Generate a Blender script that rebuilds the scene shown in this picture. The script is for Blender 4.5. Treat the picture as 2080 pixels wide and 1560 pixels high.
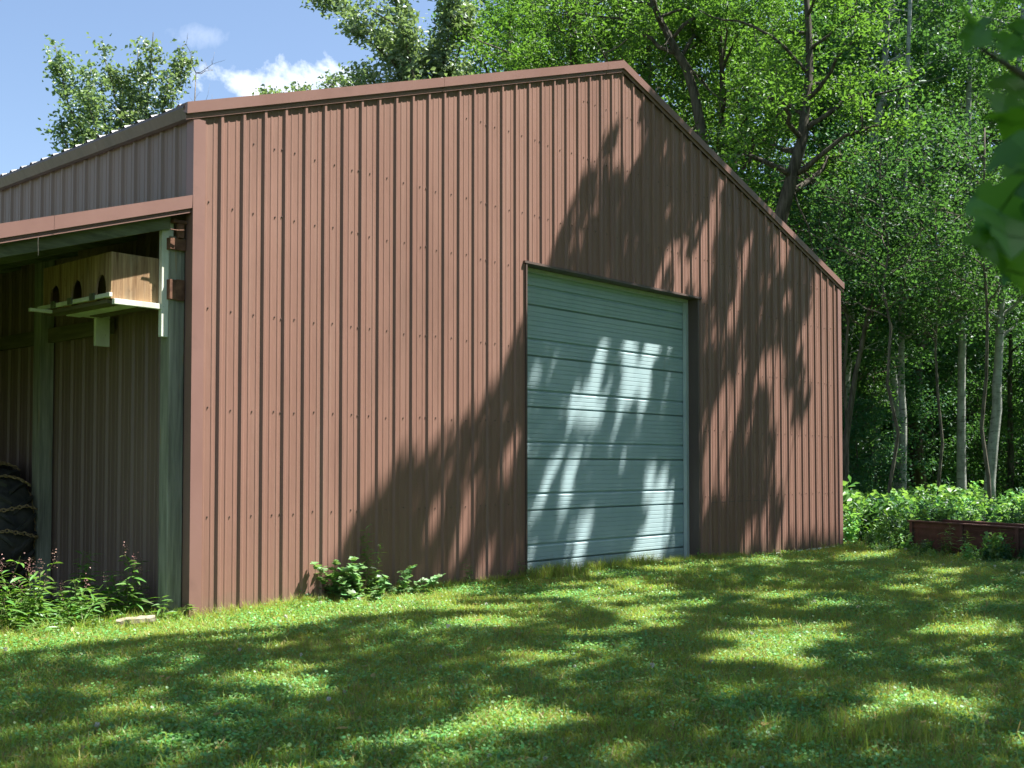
import bpy, math, random
import numpy as np
from mathutils import Vector, Matrix

for o in list(bpy.data.objects):
    bpy.data.objects.remove(o)
scn = bpy.context.scene
COL = scn.collection
PI = math.pi

# ------------------------------------------------------------------ camera
CAM = np.array([-5.550, -8.349, 1.37])
YAW, PITCH = 0.84334, 0.033966
cam_d = bpy.data.cameras.new('camera')
cam_d.sensor_width = 36.0
cam_d.lens = 2271.2 / 2080.0 * 36.0
cam_d.shift_y = (870.69 - 780.0) / 2080.0
cam_d.clip_start = 0.05
cam_d.clip_end = 2000.0
cam_d.dof.use_dof = True
cam_d.dof.focus_distance = 13.5
cam_d.dof.aperture_fstop = 4.6
cam = bpy.data.objects.new('camera', cam_d)
cam.location = CAM
cam.rotation_euler = (PI / 2 + PITCH, 0.0, -YAW)
COL.objects.link(cam)
scn.camera = cam

# ------------------------------------------------------------------ sky, sun, exposure
SUN = np.array([1.2, -1.0, 2.8])
SUN = SUN / np.linalg.norm(SUN)
world = bpy.data.worlds.new('World')
scn.world = world
world.use_nodes = True
wn, wl = world.node_tree.nodes, world.node_tree.links
wn.clear()


def N(nt, kind, **kw):
    n = nt.nodes.new(kind)
    for k, v in kw.items():
        if k == 'inp':
            for kk, vv in v.items():
                n.inputs[kk].default_value = vv
        else:
            setattr(n, k, v)
    return n


wt = world.node_tree
sky = N(wt, 'ShaderNodeTexSky', sky_type='NISHITA', sun_disc=False)
sky.sun_elevation = math.asin(SUN[2])
sky.sun_rotation = math.atan2(SUN[0], SUN[1])
sky.altitude = 300.0
sky.air_density = 1.0
sky.dust_density = 1.6
sky.ozone_density = 1.6
# fair-weather clouds: a few ragged puffs, fixed by direction
tc = N(wt, 'ShaderNodeTexCoord')
nz = N(wt, 'ShaderNodeTexNoise', noise_dimensions='3D', inp={'Scale': 16.0, 'Detail': 8.0, 'Roughness': 0.62, 'Distortion': 0.25})
wl.new(tc.outputs['Generated'], nz.inputs['Vector'])


def vm(op, a, b=None):
    n = N(wt, 'ShaderNodeVectorMath', operation=op)
    wl.new(a, n.inputs[0])
    if b is not None:
        n.inputs[1].default_value = b
    return n


def mth(op, a, b, clamp=False, c=None):
    n = N(wt, 'ShaderNodeMath', operation=op)
    n.use_clamp = clamp
    for i, q in enumerate((a, b, c)):
        if q is None:
            continue
        if isinstance(q, (int, float)):
            n.inputs[i].default_value = q
        else:
            wl.new(q, n.inputs[i])
    return n.outputs[0]


def cam_dir(px, py):
    u, v = px - 1040.0, py - 870.69
    F = np.array([math.sin(YAW) * math.cos(PITCH), math.cos(YAW) * math.cos(PITCH), math.sin(PITCH)])
    R = np.array([math.cos(YAW), -math.sin(YAW), 0.0])
    U = np.cross(R, F)
    d = F * 2271.2 + R * u - U * v
    return d / np.linalg.norm(d)


def at(px, py, depth):
    """a point of the place, given where it shows and how far away it is (metres along the view axis)"""
    u, v = px - 1040.0, py - 870.69
    F = np.array([math.sin(YAW) * math.cos(PITCH), math.cos(YAW) * math.cos(PITCH), math.sin(PITCH)])
    R = np.array([math.cos(YAW), -math.sin(YAW), 0.0])
    U = np.cross(R, F)
    return CAM + (F + R * u / 2271.2 - U * v / 2271.2) * depth


cloud_sum = None
for (cd, ax, ay, gain) in [(cam_dir(605, 160), 0.064, 0.026, 1.0), (cam_dir(520, 180), 0.058, 0.020, 0.9), (cam_dir(415, 72), 0.026, 0.011, 0.20),
                           (np.array([-0.5, 0.55, 0.45]), 0.16, 0.05, 0.9), (np.array([-0.8, -0.3, 0.5]), 0.2, 0.07, 0.9),
                           (np.array([0.3, -0.8, 0.45]), 0.18, 0.06, 0.9), (np.array([0.75, 0.3, 0.42]), 0.15, 0.05, 0.8)]:
    cd = cd / np.linalg.norm(cd)
    r = np.cross(cd, [0, 0, 1.0]); r /= np.linalg.norm(r)
    up = np.cross(r, cd)
    du = vm('DOT_PRODUCT', tc.outputs['Generated'], tuple(r / ax)).outputs['Value']
    dv = vm('DOT_PRODUCT', tc.outputs['Generated'], tuple(up / ay)).outputs['Value']
    dw = vm('DOT_PRODUCT', tc.outputs['Generated'], tuple(cd)).outputs['Value']
    r2 = mth('ADD', mth('MULTIPLY', du, du), mth('MULTIPLY', dv, dv))
    core = mth('SUBTRACT', 1.0, r2)
    core = mth('MAXIMUM', core, -1.5)
    nn_ = mth('MULTIPLY', mth('SUBTRACT', nz.outputs['Fac'], 0.53), 7.0)
    mk = mth('MULTIPLY', mth('ADD', core, nn_), 0.62, clamp=True)
    mk = mth('MULTIPLY', mk, gain)
    mk = mth('MULTIPLY', mk, mth('GREATER_THAN', dw, 0.3))
    cloud_sum = mk if cloud_sum is None else mth('MAXIMUM', cloud_sum, mk)
mixc = N(wt, 'ShaderNodeMixRGB', inp={'Color2': (9.2, 9.3, 9.8, 1)})
wl.new(cloud_sum, mixc.inputs['Fac'])
wl.new(sky.outputs[0], mixc.inputs['Color1'])
bg = N(wt, 'ShaderNodeBackground', inp={'Strength': 0.066})
wo = N(wt, 'ShaderNodeOutputWorld')
wl.new(mixc.outputs[0], bg.inputs['Color'])
wl.new(bg.outputs[0], wo.inputs['Surface'])

sun_d = bpy.data.lights.new('sun', 'SUN')
sun_d.energy = 5.0
sun_d.angle = math.radians(0.53)
sun_d.color = (1.0, 0.955, 0.88)
sun = bpy.data.objects.new('sun', sun_d)
sun.rotation_euler = Vector(-SUN).to_track_quat('-Z', 'Y').to_euler()
sun.location = (20, -20, 40)
COL.objects.link(sun)

scn.view_settings.view_transform = 'Standard'
scn.view_settings.look = 'None'
scn.view_settings.gamma = 1.0
scn.view_settings.use_curve_mapping = False
scn.view_settings.exposure = 1.75
scn.render.engine = 'CYCLES'
scn.cycles.use_denoising = True
scn.cycles.max_bounces = 8
scn.cycles.diffuse_bounces = 5
scn.cycles.glossy_bounces = 2
scn.cycles.transmission_bounces = 5
scn.cycles.sample_clamp_indirect = 6.0
scn.cycles.caustics_reflective = False
scn.cycles.caustics_refractive = False

# ------------------------------------------------------------------ helpers
rnd = random.Random(7)
rng = np.random.default_rng(11)


def new_obj(name, mesh, parent=None, loc=None):
    o = bpy.data.objects.new(name, mesh)
    COL.objects.link(o)
    if parent is not None:
        o.parent = parent
        if loc is None and parent.get('world_built'):
            o.location = -Vector(parent.location)
    if loc is not None:
        o.location = loc
    return o


def thing(name, label, cat, loc=(0, 0, 0), rz=0.0, group=None, world_built=False):
    o = bpy.data.objects.new(name, None)
    COL.objects.link(o)
    o.empty_display_size = 0.2
    o.location = loc
    o.rotation_euler = (0, 0, rz)
    tag(o, label, cat, group)
    if world_built:
        o['world_built'] = 1
    return o


def tag(o, label=None, cat=None, group=None, kind=None):
    if label: o['label'] = label
    if cat: o['category'] = cat
    if group: o['group'] = group
    if kind: o['kind'] = kind
    return o


class MB:
    """collects vertices and faces"""
    def __init__(self):
        self.v, self.f = [], []

    def add(self, vs, fs):
        b = len(self.v)
        self.v.extend([tuple(map(float, q)) for q in vs])
        self.f.extend([tuple(b + i for i in q) for q in fs])

    def box(self, x0, x1, y0, y1, z0, z1):
        self.add([(x0, y0, z0), (x1, y0, z0), (x1, y1, z0), (x0, y1, z0), (x0, y0, z1), (x1, y0, z1), (x1, y1, z1), (x0, y1, z1)],
                 [(0, 3, 2, 1), (4, 5, 6, 7), (0, 1, 5, 4), (1, 2, 6, 5), (2, 3, 7, 6), (3, 0, 4, 7)])

    def hexa(self, p):
        self.add(p, [(0, 3, 2, 1), (4, 5, 6, 7), (0, 1, 5, 4), (1, 2, 6, 5), (2, 3, 7, 6), (3, 0, 4, 7)])

    def extrude(self, prof, a, b, closed=True, cap=True):
        """prof: function t -> list of 3D points at the two ends (a list of points each)"""
        n = len(a)
        self.add(list(a) + list(b), [(i, (i + 1) % n, n + (i + 1) % n, n + i) for i in range(n if closed else n - 1)])
        if cap and closed:
            self.add(list(a), [tuple(range(n))[::-1]])
            self.add(list(b), [tuple(range(n))])

    def tube(self, pts, rad, n=7, cap=True):
        v, f = tube_arrays(np.array(pts, float), np.array(rad, float), n, cap)
        self.add(v, f)

    def mesh(self, name, mat, smooth=False):
        me = bpy.data.meshes.new(name)
        me.from_pydata(self.v, [], self.f)
        if mat is not None:
            me.materials.append(mat)
        if smooth:
            me.polygons.foreach_set('use_smooth', [True] * len(me.polygons))
        me.update()
        return me

    def build(self, name, mat, parent=None, smooth=False, bevel=0.0):
        o = new_obj(name, self.mesh(name, mat, smooth), parent)
        if bevel:
            b = o.modifiers.new('bevel', 'BEVEL'); b.width = bevel; b.segments = 2; b.limit_method = 'ANGLE'
        return o


def tube_arrays(P, R, n=7, cap=True):
    m = len(P)
    T = np.gradient(P, axis=0)
    T /= np.linalg.norm(T, axis=1)[:, None] + 1e-9
    ref = np.array([0.31, 0.17, 0.93]) if abs(T[0][2]) < 0.8 else np.array([0.93, 0.3, 0.1])
    vs = []
    for i in range(m):
        a = np.cross(T[i], ref); a /= np.linalg.norm(a) + 1e-9
        b = np.cross(T[i], a)
        ang = np.arange(n) * 2 * PI / n
        vs.append(P[i] + R[i] * (np.cos(ang)[:, None] * a + np.sin(ang)[:, None] * b))
    vs = np.concatenate(vs)
    fs = [(i * n + j, i * n + (j + 1) % n, (i + 1) * n + (j + 1) % n, (i + 1) * n + j) for i in range(m - 1) for j in range(n)]
    if cap:
        fs.append(tuple(range(n))[::-1])
        fs.append(tuple((m - 1) * n + j for j in range(n)))
    return vs.tolist(), fs


def np_mesh(name, V, F, mat, smooth=False):
    """V (n,3), F (m,k) with constant k"""
    me = bpy.data.meshes.new(name)
    V = np.asarray(V, np.float32); F = np.asarray(F, np.int32)
    m, k = F.shape
    me.vertices.add(len(V)); me.vertices.foreach_set('co', V.ravel())
    me.loops.add(m * k); me.loops.foreach_set('vertex_index', F.ravel())
    me.polygons.add(m)
    me.polygons.foreach_set('loop_start', np.arange(0, m * k, k, dtype=np.int32))
    me.polygons.foreach_set('loop_total', np.full(m, k, np.int32))
    if smooth:
        me.polygons.foreach_set('use_smooth', np.ones(m, bool))
    me.update(calc_edges=True)
    if mat is not None:
        me.materials.append(mat)
    return me


def unit(a):
    return a / (np.linalg.norm(a, axis=-1, keepdims=True) + 1e-9)


def leaf_mesh(name, P, size, mat, g=None, up=0.5, aspect=0.55, droop=0.25, var=0.35):
    """many small leaves: a folded rhombus for each point"""
    g = g or rng
    n = len(P)
    d = unit(g.normal(size=(n, 3)) * np.array([1, 1, 0.55]) + np.array([0, 0, -droop]))
    nn = unit(g.normal(size=(n, 3)) + np.array([0, 0, up * 2]))
    w = unit(np.cross(d, nn))
    nn = np.cross(w, d)
    L = (size * (1 + var * g.uniform(-1, 1, n)))[:, None]
    W = L * aspect * 0.5
    b = P - d * L * 0.5
    l = P - d * L * 0.05 + w * W + nn * W * 0.45
    r = P - d * L * 0.05 - w * W + nn * W * 0.45
    t = P + d * L * 0.5 - nn * L * 0.08
    V = np.stack([b, l, t, r], 1).reshape(-1, 3)
    i = np.arange(n)[:, None] * 4
    F = np.concatenate([i + np.array([[0, 2, 1]]), i + np.array([[0, 3, 2]])], 1).reshape(-1, 3)
    return np_mesh(name, V, F, mat)


# ------------------------------------------------------------------ materials
def mat_new(name):
    m = bpy.data.materials.new(name)
    m.use_nodes = True
    nt = m.node_tree
    nt.nodes.clear()
    out = N(nt, 'ShaderNodeOutputMaterial')
    return m, nt, out


def surface_mat(name, c1, c2, rough=0.5, scale=(3, 3, 3), detail=6, bump=0.0, bump_scale=(3, 3, 3), metallic=0.0, rough_var=0.1,
                spots=None, spec=0.5, lo=0.35, hi=0.65, tint=0.0, splash=None):
    m, nt, out = mat_new(name)
    L = nt.links
    bs = N(nt, 'ShaderNodeBsdfPrincipled')
    tcn = N(nt, 'ShaderNodeTexCoord')
    mp = N(nt, 'ShaderNodeMapping', inp={'Scale': scale})
    L.new(tcn.outputs['Object'], mp.inputs['Vector'])
    nz_ = N(nt, 'ShaderNodeTexNoise', inp={'Scale': 1.0, 'Detail': detail, 'Roughness': 0.6})
    L.new(mp.outputs[0], nz_.inputs['Vector'])
    rp = N(nt, 'ShaderNodeValToRGB')
    rp.color_ramp.elements[0].position = lo; rp.color_ramp.elements[0].color = (*c1, 1)
    rp.color_ramp.elements[1].position = hi; rp.color_ramp.elements[1].color = (*c2, 1)
    L.new(nz_.outputs['Fac'], rp.inputs['Fac'])
    colour = rp.outputs[0]
    for sp in (spots or []):
        s_col, s_scale, s_lo, s_hi, s_amt = sp
        mp2 = N(nt, 'ShaderNodeMapping', inp={'Scale': s_scale, 'Location': (3.1, 1.7, 5.3)})
        L.new(tcn.outputs['Object'], mp2.inputs['Vector'])
        n2 = N(nt, 'ShaderNodeTexNoise', inp={'Scale': 1.0, 'Detail': 7.0, 'Roughness': 0.65})
        L.new(mp2.outputs[0], n2.inputs['Vector'])
        mr = N(nt, 'ShaderNodeMapRange', inp={'From Min': s_lo, 'From Max': s_hi, 'To Min': 0.0, 'To Max': s_amt})
        L.new(n2.outputs['Fac'], mr.inputs['Value'])
        mx = N(nt, 'ShaderNodeMixRGB', inp={'Color2': (*s_col, 1)})
        L.new(mr.outputs[0], mx.inputs['Fac'])
        L.new(colour, mx.inputs['Color1'])
        colour = mx.outputs[0]
    if splash:
        sx = N(nt, 'ShaderNodeSeparateXYZ')
        ge_ = N(nt, 'ShaderNodeNewGeometry')
        L.new(ge_.outputs['Position'], sx.inputs[0])
        n4 = N(nt, 'ShaderNodeTexNoise', inp={'Scale': 5.0, 'Detail': 8.0, 'Roughness': 0.7})
        L.new(ge_.outputs['Position'], n4.inputs['Vector'])
        ml = N(nt, 'ShaderNodeMath', operation='MULTIPLY_ADD', inp={1: 0.55, 2: -0.2})
        L.new(n4.outputs['Fac'], ml.inputs[0])
        sb_ = N(nt, 'ShaderNodeMath', operation='SUBTRACT')
        L.new(ml.outputs[0], sb_.inputs[0]); L.new(sx.outputs['Z'], sb_.inputs[1])
        mr4 = N(nt, 'ShaderNodeMapRange', inp={'From Min': -0.22, 'From Max': 0.05, 'To Min': 0.0, 'To Max': 0.65})
        L.new(sb_.outputs[0], mr4.inputs['Value'])
        mx4 = N(nt, 'ShaderNodeMixRGB', inp={'Color2': (*splash, 1)})
        L.new(mr4.outputs[0], mx4.inputs['Fac']); L.new(colour, mx4.inputs['Color1'])
        colour = mx4.outputs[0]
    if tint:
        oi_ = N(nt, 'ShaderNodeObjectInfo')
        hs_ = N(nt, 'ShaderNodeHueSaturation')
        mr5 = N(nt, 'ShaderNodeMapRange', inp={'To Min': 1 - tint, 'To Max': 1 + tint})
        L.new(oi_.outputs['Random'], mr5.inputs['Value']); L.new(mr5.outputs[0], hs_.inputs['Value'])
        L.new(colour, hs_.inputs['Color'])
        colour = hs_.outputs[0]
    L.new(colour, bs.inputs['Base Color'])
    mr = N(nt, 'ShaderNodeMapRange', inp={'To Min': rough - rough_var, 'To Max': rough + rough_var})
    L.new(nz_.outputs['Fac'], mr.inputs['Value'])
    L.new(mr.outputs[0], bs.inputs['Roughness'])
    bs.inputs['Metallic'].default_value = metallic
    bs.inputs['Specular IOR Level'].default_value = spec
    if bump:
        mp3 = N(nt, 'ShaderNodeMapping', inp={'Scale': bump_scale})
        L.new(tcn.outputs['Object'], mp3.inputs['Vector'])
        n3 = N(nt, 'ShaderNodeTexNoise', inp={'Scale': 1.0, 'Detail': 5.0, 'Roughness': 0.55})
        L.new(mp3.outputs[0], n3.inputs['Vector'])
        bp = N(nt, 'ShaderNodeBump', inp={'Strength': 1.0, 'Distance': bump})
        L.new(n3.outputs['Fac'], bp.inputs['Height'])
        L.new(bp.outputs[0], bs.inputs['Normal'])
    L.new(bs.outputs[0], out.inputs['Surface'])
    return m


def leaf_mat(name, dark, light, trans, tfac=0.42, gloss=0.05, per_object=0.12, rough=0.45):
    m, nt, out = mat_new(name)
    L = nt.links
    ge = N(nt, 'ShaderNodeNewGeometry')
    oi = N(nt, 'ShaderNodeObjectInfo')
    rp = N(nt, 'ShaderNodeValToRGB')
    rp.color_ramp.elements[0].color = (*dark, 1)
    rp.color_ramp.elements[1].color = (*light, 1)
    L.new(ge.outputs['Random Per Island'], rp.inputs['Fac'])
    hs = N(nt, 'ShaderNodeHueSaturation')
    mr = N(nt, 'ShaderNodeMapRange', inp={'To Min': 1 - per_object * 2, 'To Max': 1 + per_object * 2})
    L.new(oi.outputs['Random'], mr.inputs['Value'])
    L.new(mr.outputs[0], hs.inputs['Value'])
    mr2 = N(nt, 'ShaderNodeMapRange', inp={'To Min': 0.5 - per_object * 0.18, 'To Max': 0.5 + per_object * 0.18})
    L.new(oi.outputs['Random'], mr2.inputs['Value'])
    L.new(mr2.outputs[0], hs.inputs['Hue'])
    L.new(rp.outputs[0], hs.inputs['Color'])
    df = N(nt, 'ShaderNodeBsdfDiffuse')
    L.new(hs.outputs[0], df.inputs['Color'])
    tr = N(nt, 'ShaderNodeBsdfTranslucent')
    mxc = N(nt, 'ShaderNodeMixRGB', inp={'Fac': 0.75, 'Color2': (*trans, 1)})
    L.new(hs.outputs[0], mxc.inputs['Color1'])
    L.new(mxc.outputs[0], tr.inputs['Color'])
    m1 = N(nt, 'ShaderNodeMixShader', inp={'Fac': tfac})
    L.new(df.outputs[0], m1.inputs[1]); L.new(tr.outputs[0], m1.inputs[2])
    gl = N(nt, 'ShaderNodeBsdfGlossy', inp={'Color': (0.9, 0.95, 1.0, 1), 'Roughness': rough})
    m2 = N(nt, 'ShaderNodeMixShader', inp={'Fac': gloss})
    L.new(m1.outputs[0], m2.inputs[1]); L.new(gl.outputs[0], m2.inputs[2])
    L.new(m2.outputs[0], out.inputs['Surface'])
    return m


def wood_mat(name, c1, c2, axis='Z', scale=30, knot=None, rough=0.8, bump=0.002, spots=None):
    sc = {'X': (1.5, scale, scale), 'Y': (scale, 1.5, scale), 'Z': (scale, scale, 1.5)}[axis]
    return surface_mat(name, c1, c2, rough=rough, scale=sc, detail=8, bump=bump, bump_scale=tuple(q * 1.4 for q in sc), spec=0.2, spots=spots, lo=0.3, hi=0.7)


M = {}
M['brown'] = surface_mat('brown_painted_steel', (0.210, 0.114, 0.088), (0.238, 0.131, 0.101), rough=0.5, scale=(1.2, 1.2, 0.35), detail=5,
                         bump=0.010, bump_scale=(4, 4, 0.8), spec=0.35, rough_var=0.06, tint=0.05, splash=(0.15, 0.125, 0.085),
                         spots=[((0.27, 0.18, 0.145), (9, 9, 0.22), 0.52, 0.78, 0.55), ((0.12, 0.068, 0.053), (2.0, 2.0, 0.5), 0.52, 0.75, 0.45),
                                ((0.27, 0.20, 0.17), (26, 26, 22), 0.72, 0.78, 0.5)])
M['brown_trim'] = surface_mat('brown_trim_steel', (0.215, 0.118, 0.100), (0.240, 0.134, 0.114), rough=0.46, scale=(1.5, 1.5, 1.0), detail=5,
                              bump=0.002, bump_scale=(4, 4, 2), spec=0.4, rough_var=0.06,
                              spots=[((0.24, 0.17, 0.15), (20, 20, 20), 0.70, 0.78, 0.5), ((0.11, 0.065, 0.055), (3, 3, 3), 0.58, 0.75, 0.3)])
M['brown_side'] = surface_mat('brown_faded_steel', (0.172, 0.115, 0.092), (0.205, 0.138, 0.110), rough=0.5, scale=(1.2, 1.2, 0.35), detail=5,
                              bump=0.004, bump_scale=(5, 5, 0.9), spec=0.4, rough_var=0.06,
                              spots=[((0.2, 0.15, 0.12), (7, 9, 0.3), 0.58, 0.8, 0.35), ((0.3, 0.24, 0.2), (22, 22, 20), 0.73, 0.78, 0.6)])
M['roof'] = surface_mat('grey_roof_steel', (0.30, 0.30, 0.31), (0.42, 0.42, 0.43), rough=0.4, scale=(1, 1, 1), metallic=0.5, spec=0.5)
M['gutter'] = surface_mat('dark_brown_gutter', (0.085, 0.062, 0.055), (0.12, 0.085, 0.072), rough=0.5, scale=(2, 6, 2), bump=0.01, bump_scale=(4, 9, 6),
                          spots=[((0.2, 0.17, 0.14), (4, 9, 5), 0.6, 0.75, 0.6)])
M['door'] = surface_mat('pale_door_enamel', (0.325, 0.455, 0.49), (0.385, 0.515, 0.545), rough=0.48, scale=(2.0, 2, 1.2), detail=6, bump=0.0025, bump_scale=(3.0, 3, 1.2),
                        spec=0.5, rough_var=0.06, splash=(0.20, 0.18, 0.13), spots=[((0.30, 0.31, 0.27), (6, 6, 1.2), 0.58, 0.78, 0.35), ((0.25, 0.22, 0.16), (30, 30, 14), 0.70, 0.76, 0.45)])
M['frame'] = surface_mat('pale_door_stop', (0.42, 0.50, 0.50), (0.52, 0.58, 0.56), rough=0.5, scale=(6, 6, 3), spots=[((0.3, 0.3, 0.2), (9, 9, 3), 0.6, 0.75, 0.4)])
M['jamb'] = surface_mat('dark_brown_jamb', (0.085, 0.058, 0.05), (0.11, 0.074, 0.062), rough=0.5, scale=(3, 3, 1), spots=[((0.17, 0.13, 0.11), (10, 10, 3), 0.6, 0.75, 0.4)])
M['screw'] = surface_mat('painted_screw_head', (0.10, 0.06, 0.05), (0.16, 0.10, 0.085), rough=0.5, scale=(40, 40, 40))
M['weathered_z'] = wood_mat('weathered_grey_timber', (0.15, 0.15, 0.115), (0.36, 0.355, 0.28), 'Z', 26, bump=0.006,
                            spots=[((0.34, 0.20, 0.06), (14, 14, 1.3), 0.63, 0.72, 0.8), ((0.03, 0.03, 0.022), (22, 22, 1.0), 0.55, 0.75, 0.8)])
M['weathered_x'] = wood_mat('weathered_green_board', (0.085, 0.09, 0.055), (0.20, 0.205, 0.13), 'X', 18, bump=0.004, spots=[((0.04, 0.045, 0.03), (3, 12, 14), 0.5, 0.75, 0.8)])
M['weathered_y'] = wood_mat('weathered_purlin_wood', (0.10, 0.085, 0.05), (0.20, 0.17, 0.10), 'Y', 18, bump=0.004)
M['ply'] = wood_mat('weathered_plywood', (0.14, 0.072, 0.034), (0.46, 0.31, 0.175), 'Z', 30, bump=0.0025,
                    spots=[((0.10, 0.045, 0.022), (9, 9, 6), 0.60, 0.74, 0.8), ((0.42, 0.30, 0.20), (36, 36, 2.2), 0.55, 0.75, 0.6), ((0.2, 0.2, 0.15), (5, 5, 2), 0.55, 0.8, 0.6)])
M['white_wood'] = surface_mat('peeling_white_paint', (0.60, 0.61, 0.50), (0.74, 0.75, 0.64), rough=0.6, scale=(6, 6, 3), detail=6, bump=0.002, bump_scale=(30, 30, 12), spec=0.3,
                              spots=[((0.09, 0.05, 0.03), (22, 22, 7), 0.66, 0.70, 0.95), ((0.3, 0.28, 0.18), (6, 6, 3), 0.5, 0.8, 0.5)])
M['rust'] = surface_mat('rusty_bracket_steel', (0.09, 0.04, 0.025), (0.20, 0.10, 0.06), rough=0.8, scale=(14, 14, 14), bump=0.002, bump_scale=(60, 60, 60), spec=0.3)
M['rust_red'] = surface_mat('rusted_red_steel', (0.080, 0.045, 0.037), (0.150, 0.082, 0.064), rough=0.75, scale=(4, 4, 6), bump=0.003, bump_scale=(20, 20, 20), spec=0.3,
                            spots=[((0.19, 0.085, 0.04), (7, 7, 5), 0.56, 0.72, 0.7), ((0.03, 0.018, 0.016), (3, 3, 4), 0.55, 0.75, 0.7)])
M['rubber'] = surface_mat('dusty_black_rubber', (0.034, 0.034, 0.034), (0.085, 0.080, 0.068), rough=0.75, scale=(6, 6, 6), bump=0.003, bump_scale=(24, 24, 24), spec=0.35,
                          spots=[((0.13, 0.10, 0.06), (4, 4, 3), 0.55, 0.78, 0.6)])
M['chain'] = surface_mat('rusty_chain_steel', (0.30, 0.20, 0.09), (0.48, 0.35, 0.18), rough=0.6, scale=(40, 40, 40), spec=0.5, metallic=0.3)
M['rim'] = surface_mat('faded_rim_paint', (0.16, 0.12, 0.05), (0.24, 0.17, 0.07), rough=0.6, scale=(6, 6, 6), spots=[((0.1, 0.04, 0.02), (9, 9, 9), 0.5, 0.7, 0.8)])
M['stone'] = surface_mat('grey_weathered_plank', (0.20, 0.17, 0.12), (0.36, 0.32, 0.25), rough=0.85, scale=(6, 40, 40), bump=0.006, bump_scale=(8, 50, 50), spec=0.2)
M['bark'] = surface_mat('dark_furrowed_bark', (0.030, 0.027, 0.021), (0.105, 0.095, 0.075), rough=0.9, scale=(14, 14, 2.2), bump=0.03, bump_scale=(18, 18, 3), spec=0.15)
M['bark_mid'] = surface_mat('grey_brown_bark', (0.06, 0.053, 0.042), (0.17, 0.155, 0.125), rough=0.9, scale=(12, 12, 2.5), bump=0.02, bump_scale=(16, 16, 4), spec=0.15)
M['bark_pale'] = surface_mat('pale_aspen_bark', (0.24, 0.255, 0.235), (0.42, 0.43, 0.40), rough=0.8, scale=(3, 3, 5), bump=0.006, bump_scale=(10, 10, 14), spec=0.2,
                             spots=[((0.045, 0.042, 0.035), (3, 3, 16), 0.56, 0.66, 0.85), ((0.07, 0.068, 0.05), (5, 5, 2.0), 0.5, 0.72, 0.55)])
M['twig'] = surface_mat('dry_grey_twig', (0.12, 0.105, 0.085), (0.24, 0.215, 0.18), rough=0.9, scale=(20, 20, 20), spec=0.1)
M['stem'] = surface_mat('green_stem', (0.09, 0.13, 0.035), (0.16, 0.16, 0.06), rough=0.6, scale=(20, 20, 8), spec=0.3)
M['cane'] = surface_mat('brown_cane', (0.14, 0.09, 0.05), (0.25, 0.17, 0.09), rough=0.7, scale=(20, 20, 8), spec=0.3)

M['oak'] = leaf_mat('oak_leaf', (0.075, 0.150, 0.075), (0.175, 0.250, 0.115), (0.28, 0.42, 0.10), 0.36, 0.05, 0.06)
M['ash'] = leaf_mat('ash_leaf', (0.028, 0.100, 0.020), (0.090, 0.185, 0.032), (0.18, 0.38, 0.035), 0.44, 0.025, 0.10)
M['maple'] = leaf_mat('maple_leaf', (0.020, 0.072, 0.028), (0.066, 0.138, 0.046), (0.115, 0.27, 0.035), 0.42, 0.03, 0.16)
M['dark_leaf'] = leaf_mat('understory_leaf', (0.018, 0.080, 0.036), (0.062, 0.142, 0.052), (0.115, 0.28, 0.04), 0.42, 0.02, 0.18)
M['near_leaf'] = leaf_mat('near_maple_leaf', (0.040, 0.135, 0.014), (0.062, 0.180, 0.020), (0.20, 0.46, 0.015), 0.52, 0.03, 0.10)
M['weed'] = leaf_mat('weed_leaf', (0.050, 0.165, 0.022), (0.140, 0.250, 0.050), (0.25, 0.48, 0.04), 0.40, 0.05, 0.15)
M['bush'] = leaf_mat('currant_leaf', (0.085, 0.225, 0.060), (0.190, 0.340, 0.120), (0.30, 0.50, 0.10), 0.36, 0.06, 0.18)
M['grass'] = leaf_mat('grass_blade', (0.085, 0.235, 0.028), (0.370, 0.430, 0.085), (0.58, 0.68, 0.07), 0.42, 0.02, 0.20)
M['clover'] = leaf_mat('clover_leaf', (0.075, 0.270, 0.070), (0.230, 0.410, 0.110), (0.30, 0.54, 0.07), 0.38, 0.035, 0.18)
M['dry'] = leaf_mat('dry_grass_blade', (0.26, 0.20, 0.07), (0.40, 0.32, 0.13), (0.42, 0.34, 0.13), 0.3, 0.02, 0.1)
M['petal'] = leaf_mat('pink_flower', (0.42, 0.20, 0.20), (0.55, 0.33, 0.28), (0.5, 0.3, 0.28), 0.3, 0.03, 0.1)
M['white_petal'] = leaf_mat('white_clover_flower', (0.55, 0.52, 0.46), (0.66, 0.64, 0.58), (0.6, 0.6, 0.5), 0.25, 0.03, 0.1)
M['ground'] = surface_mat('lawn_soil', (0.035, 0.080, 0.012), (0.100, 0.140, 0.028), rough=0.95, scale=(9, 9, 9), detail=8, bump=0.02, bump_scale=(40, 40, 40), spec=0.1,
                          spots=[((0.10, 0.08, 0.045), (1.2, 1.2, 1.2), 0.56, 0.75, 0.6)])

# ------------------------------------------------------------------ ground
def gz(x, y):
    x = np.asarray(x, float); y = np.asarray(y, float)
    s = np.clip((x - 7.5) / 4.0, 0, 1); s = s * s * (3 - 2 * s)
    z = 0.075 * (1 - s)
    z = z + 0.022 * np.sin(x * 0.9 + 0.4 * y) * np.cos(y * 0.7 - 0.3 * x) + 0.012 * np.sin(2.3 * x + 1.1) * np.sin(1.9 * y)
    far = np.clip((np.hypot(x - 4, y + 3) - 60) / 200, 0, 1)
    return z * (1 - far)


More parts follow.
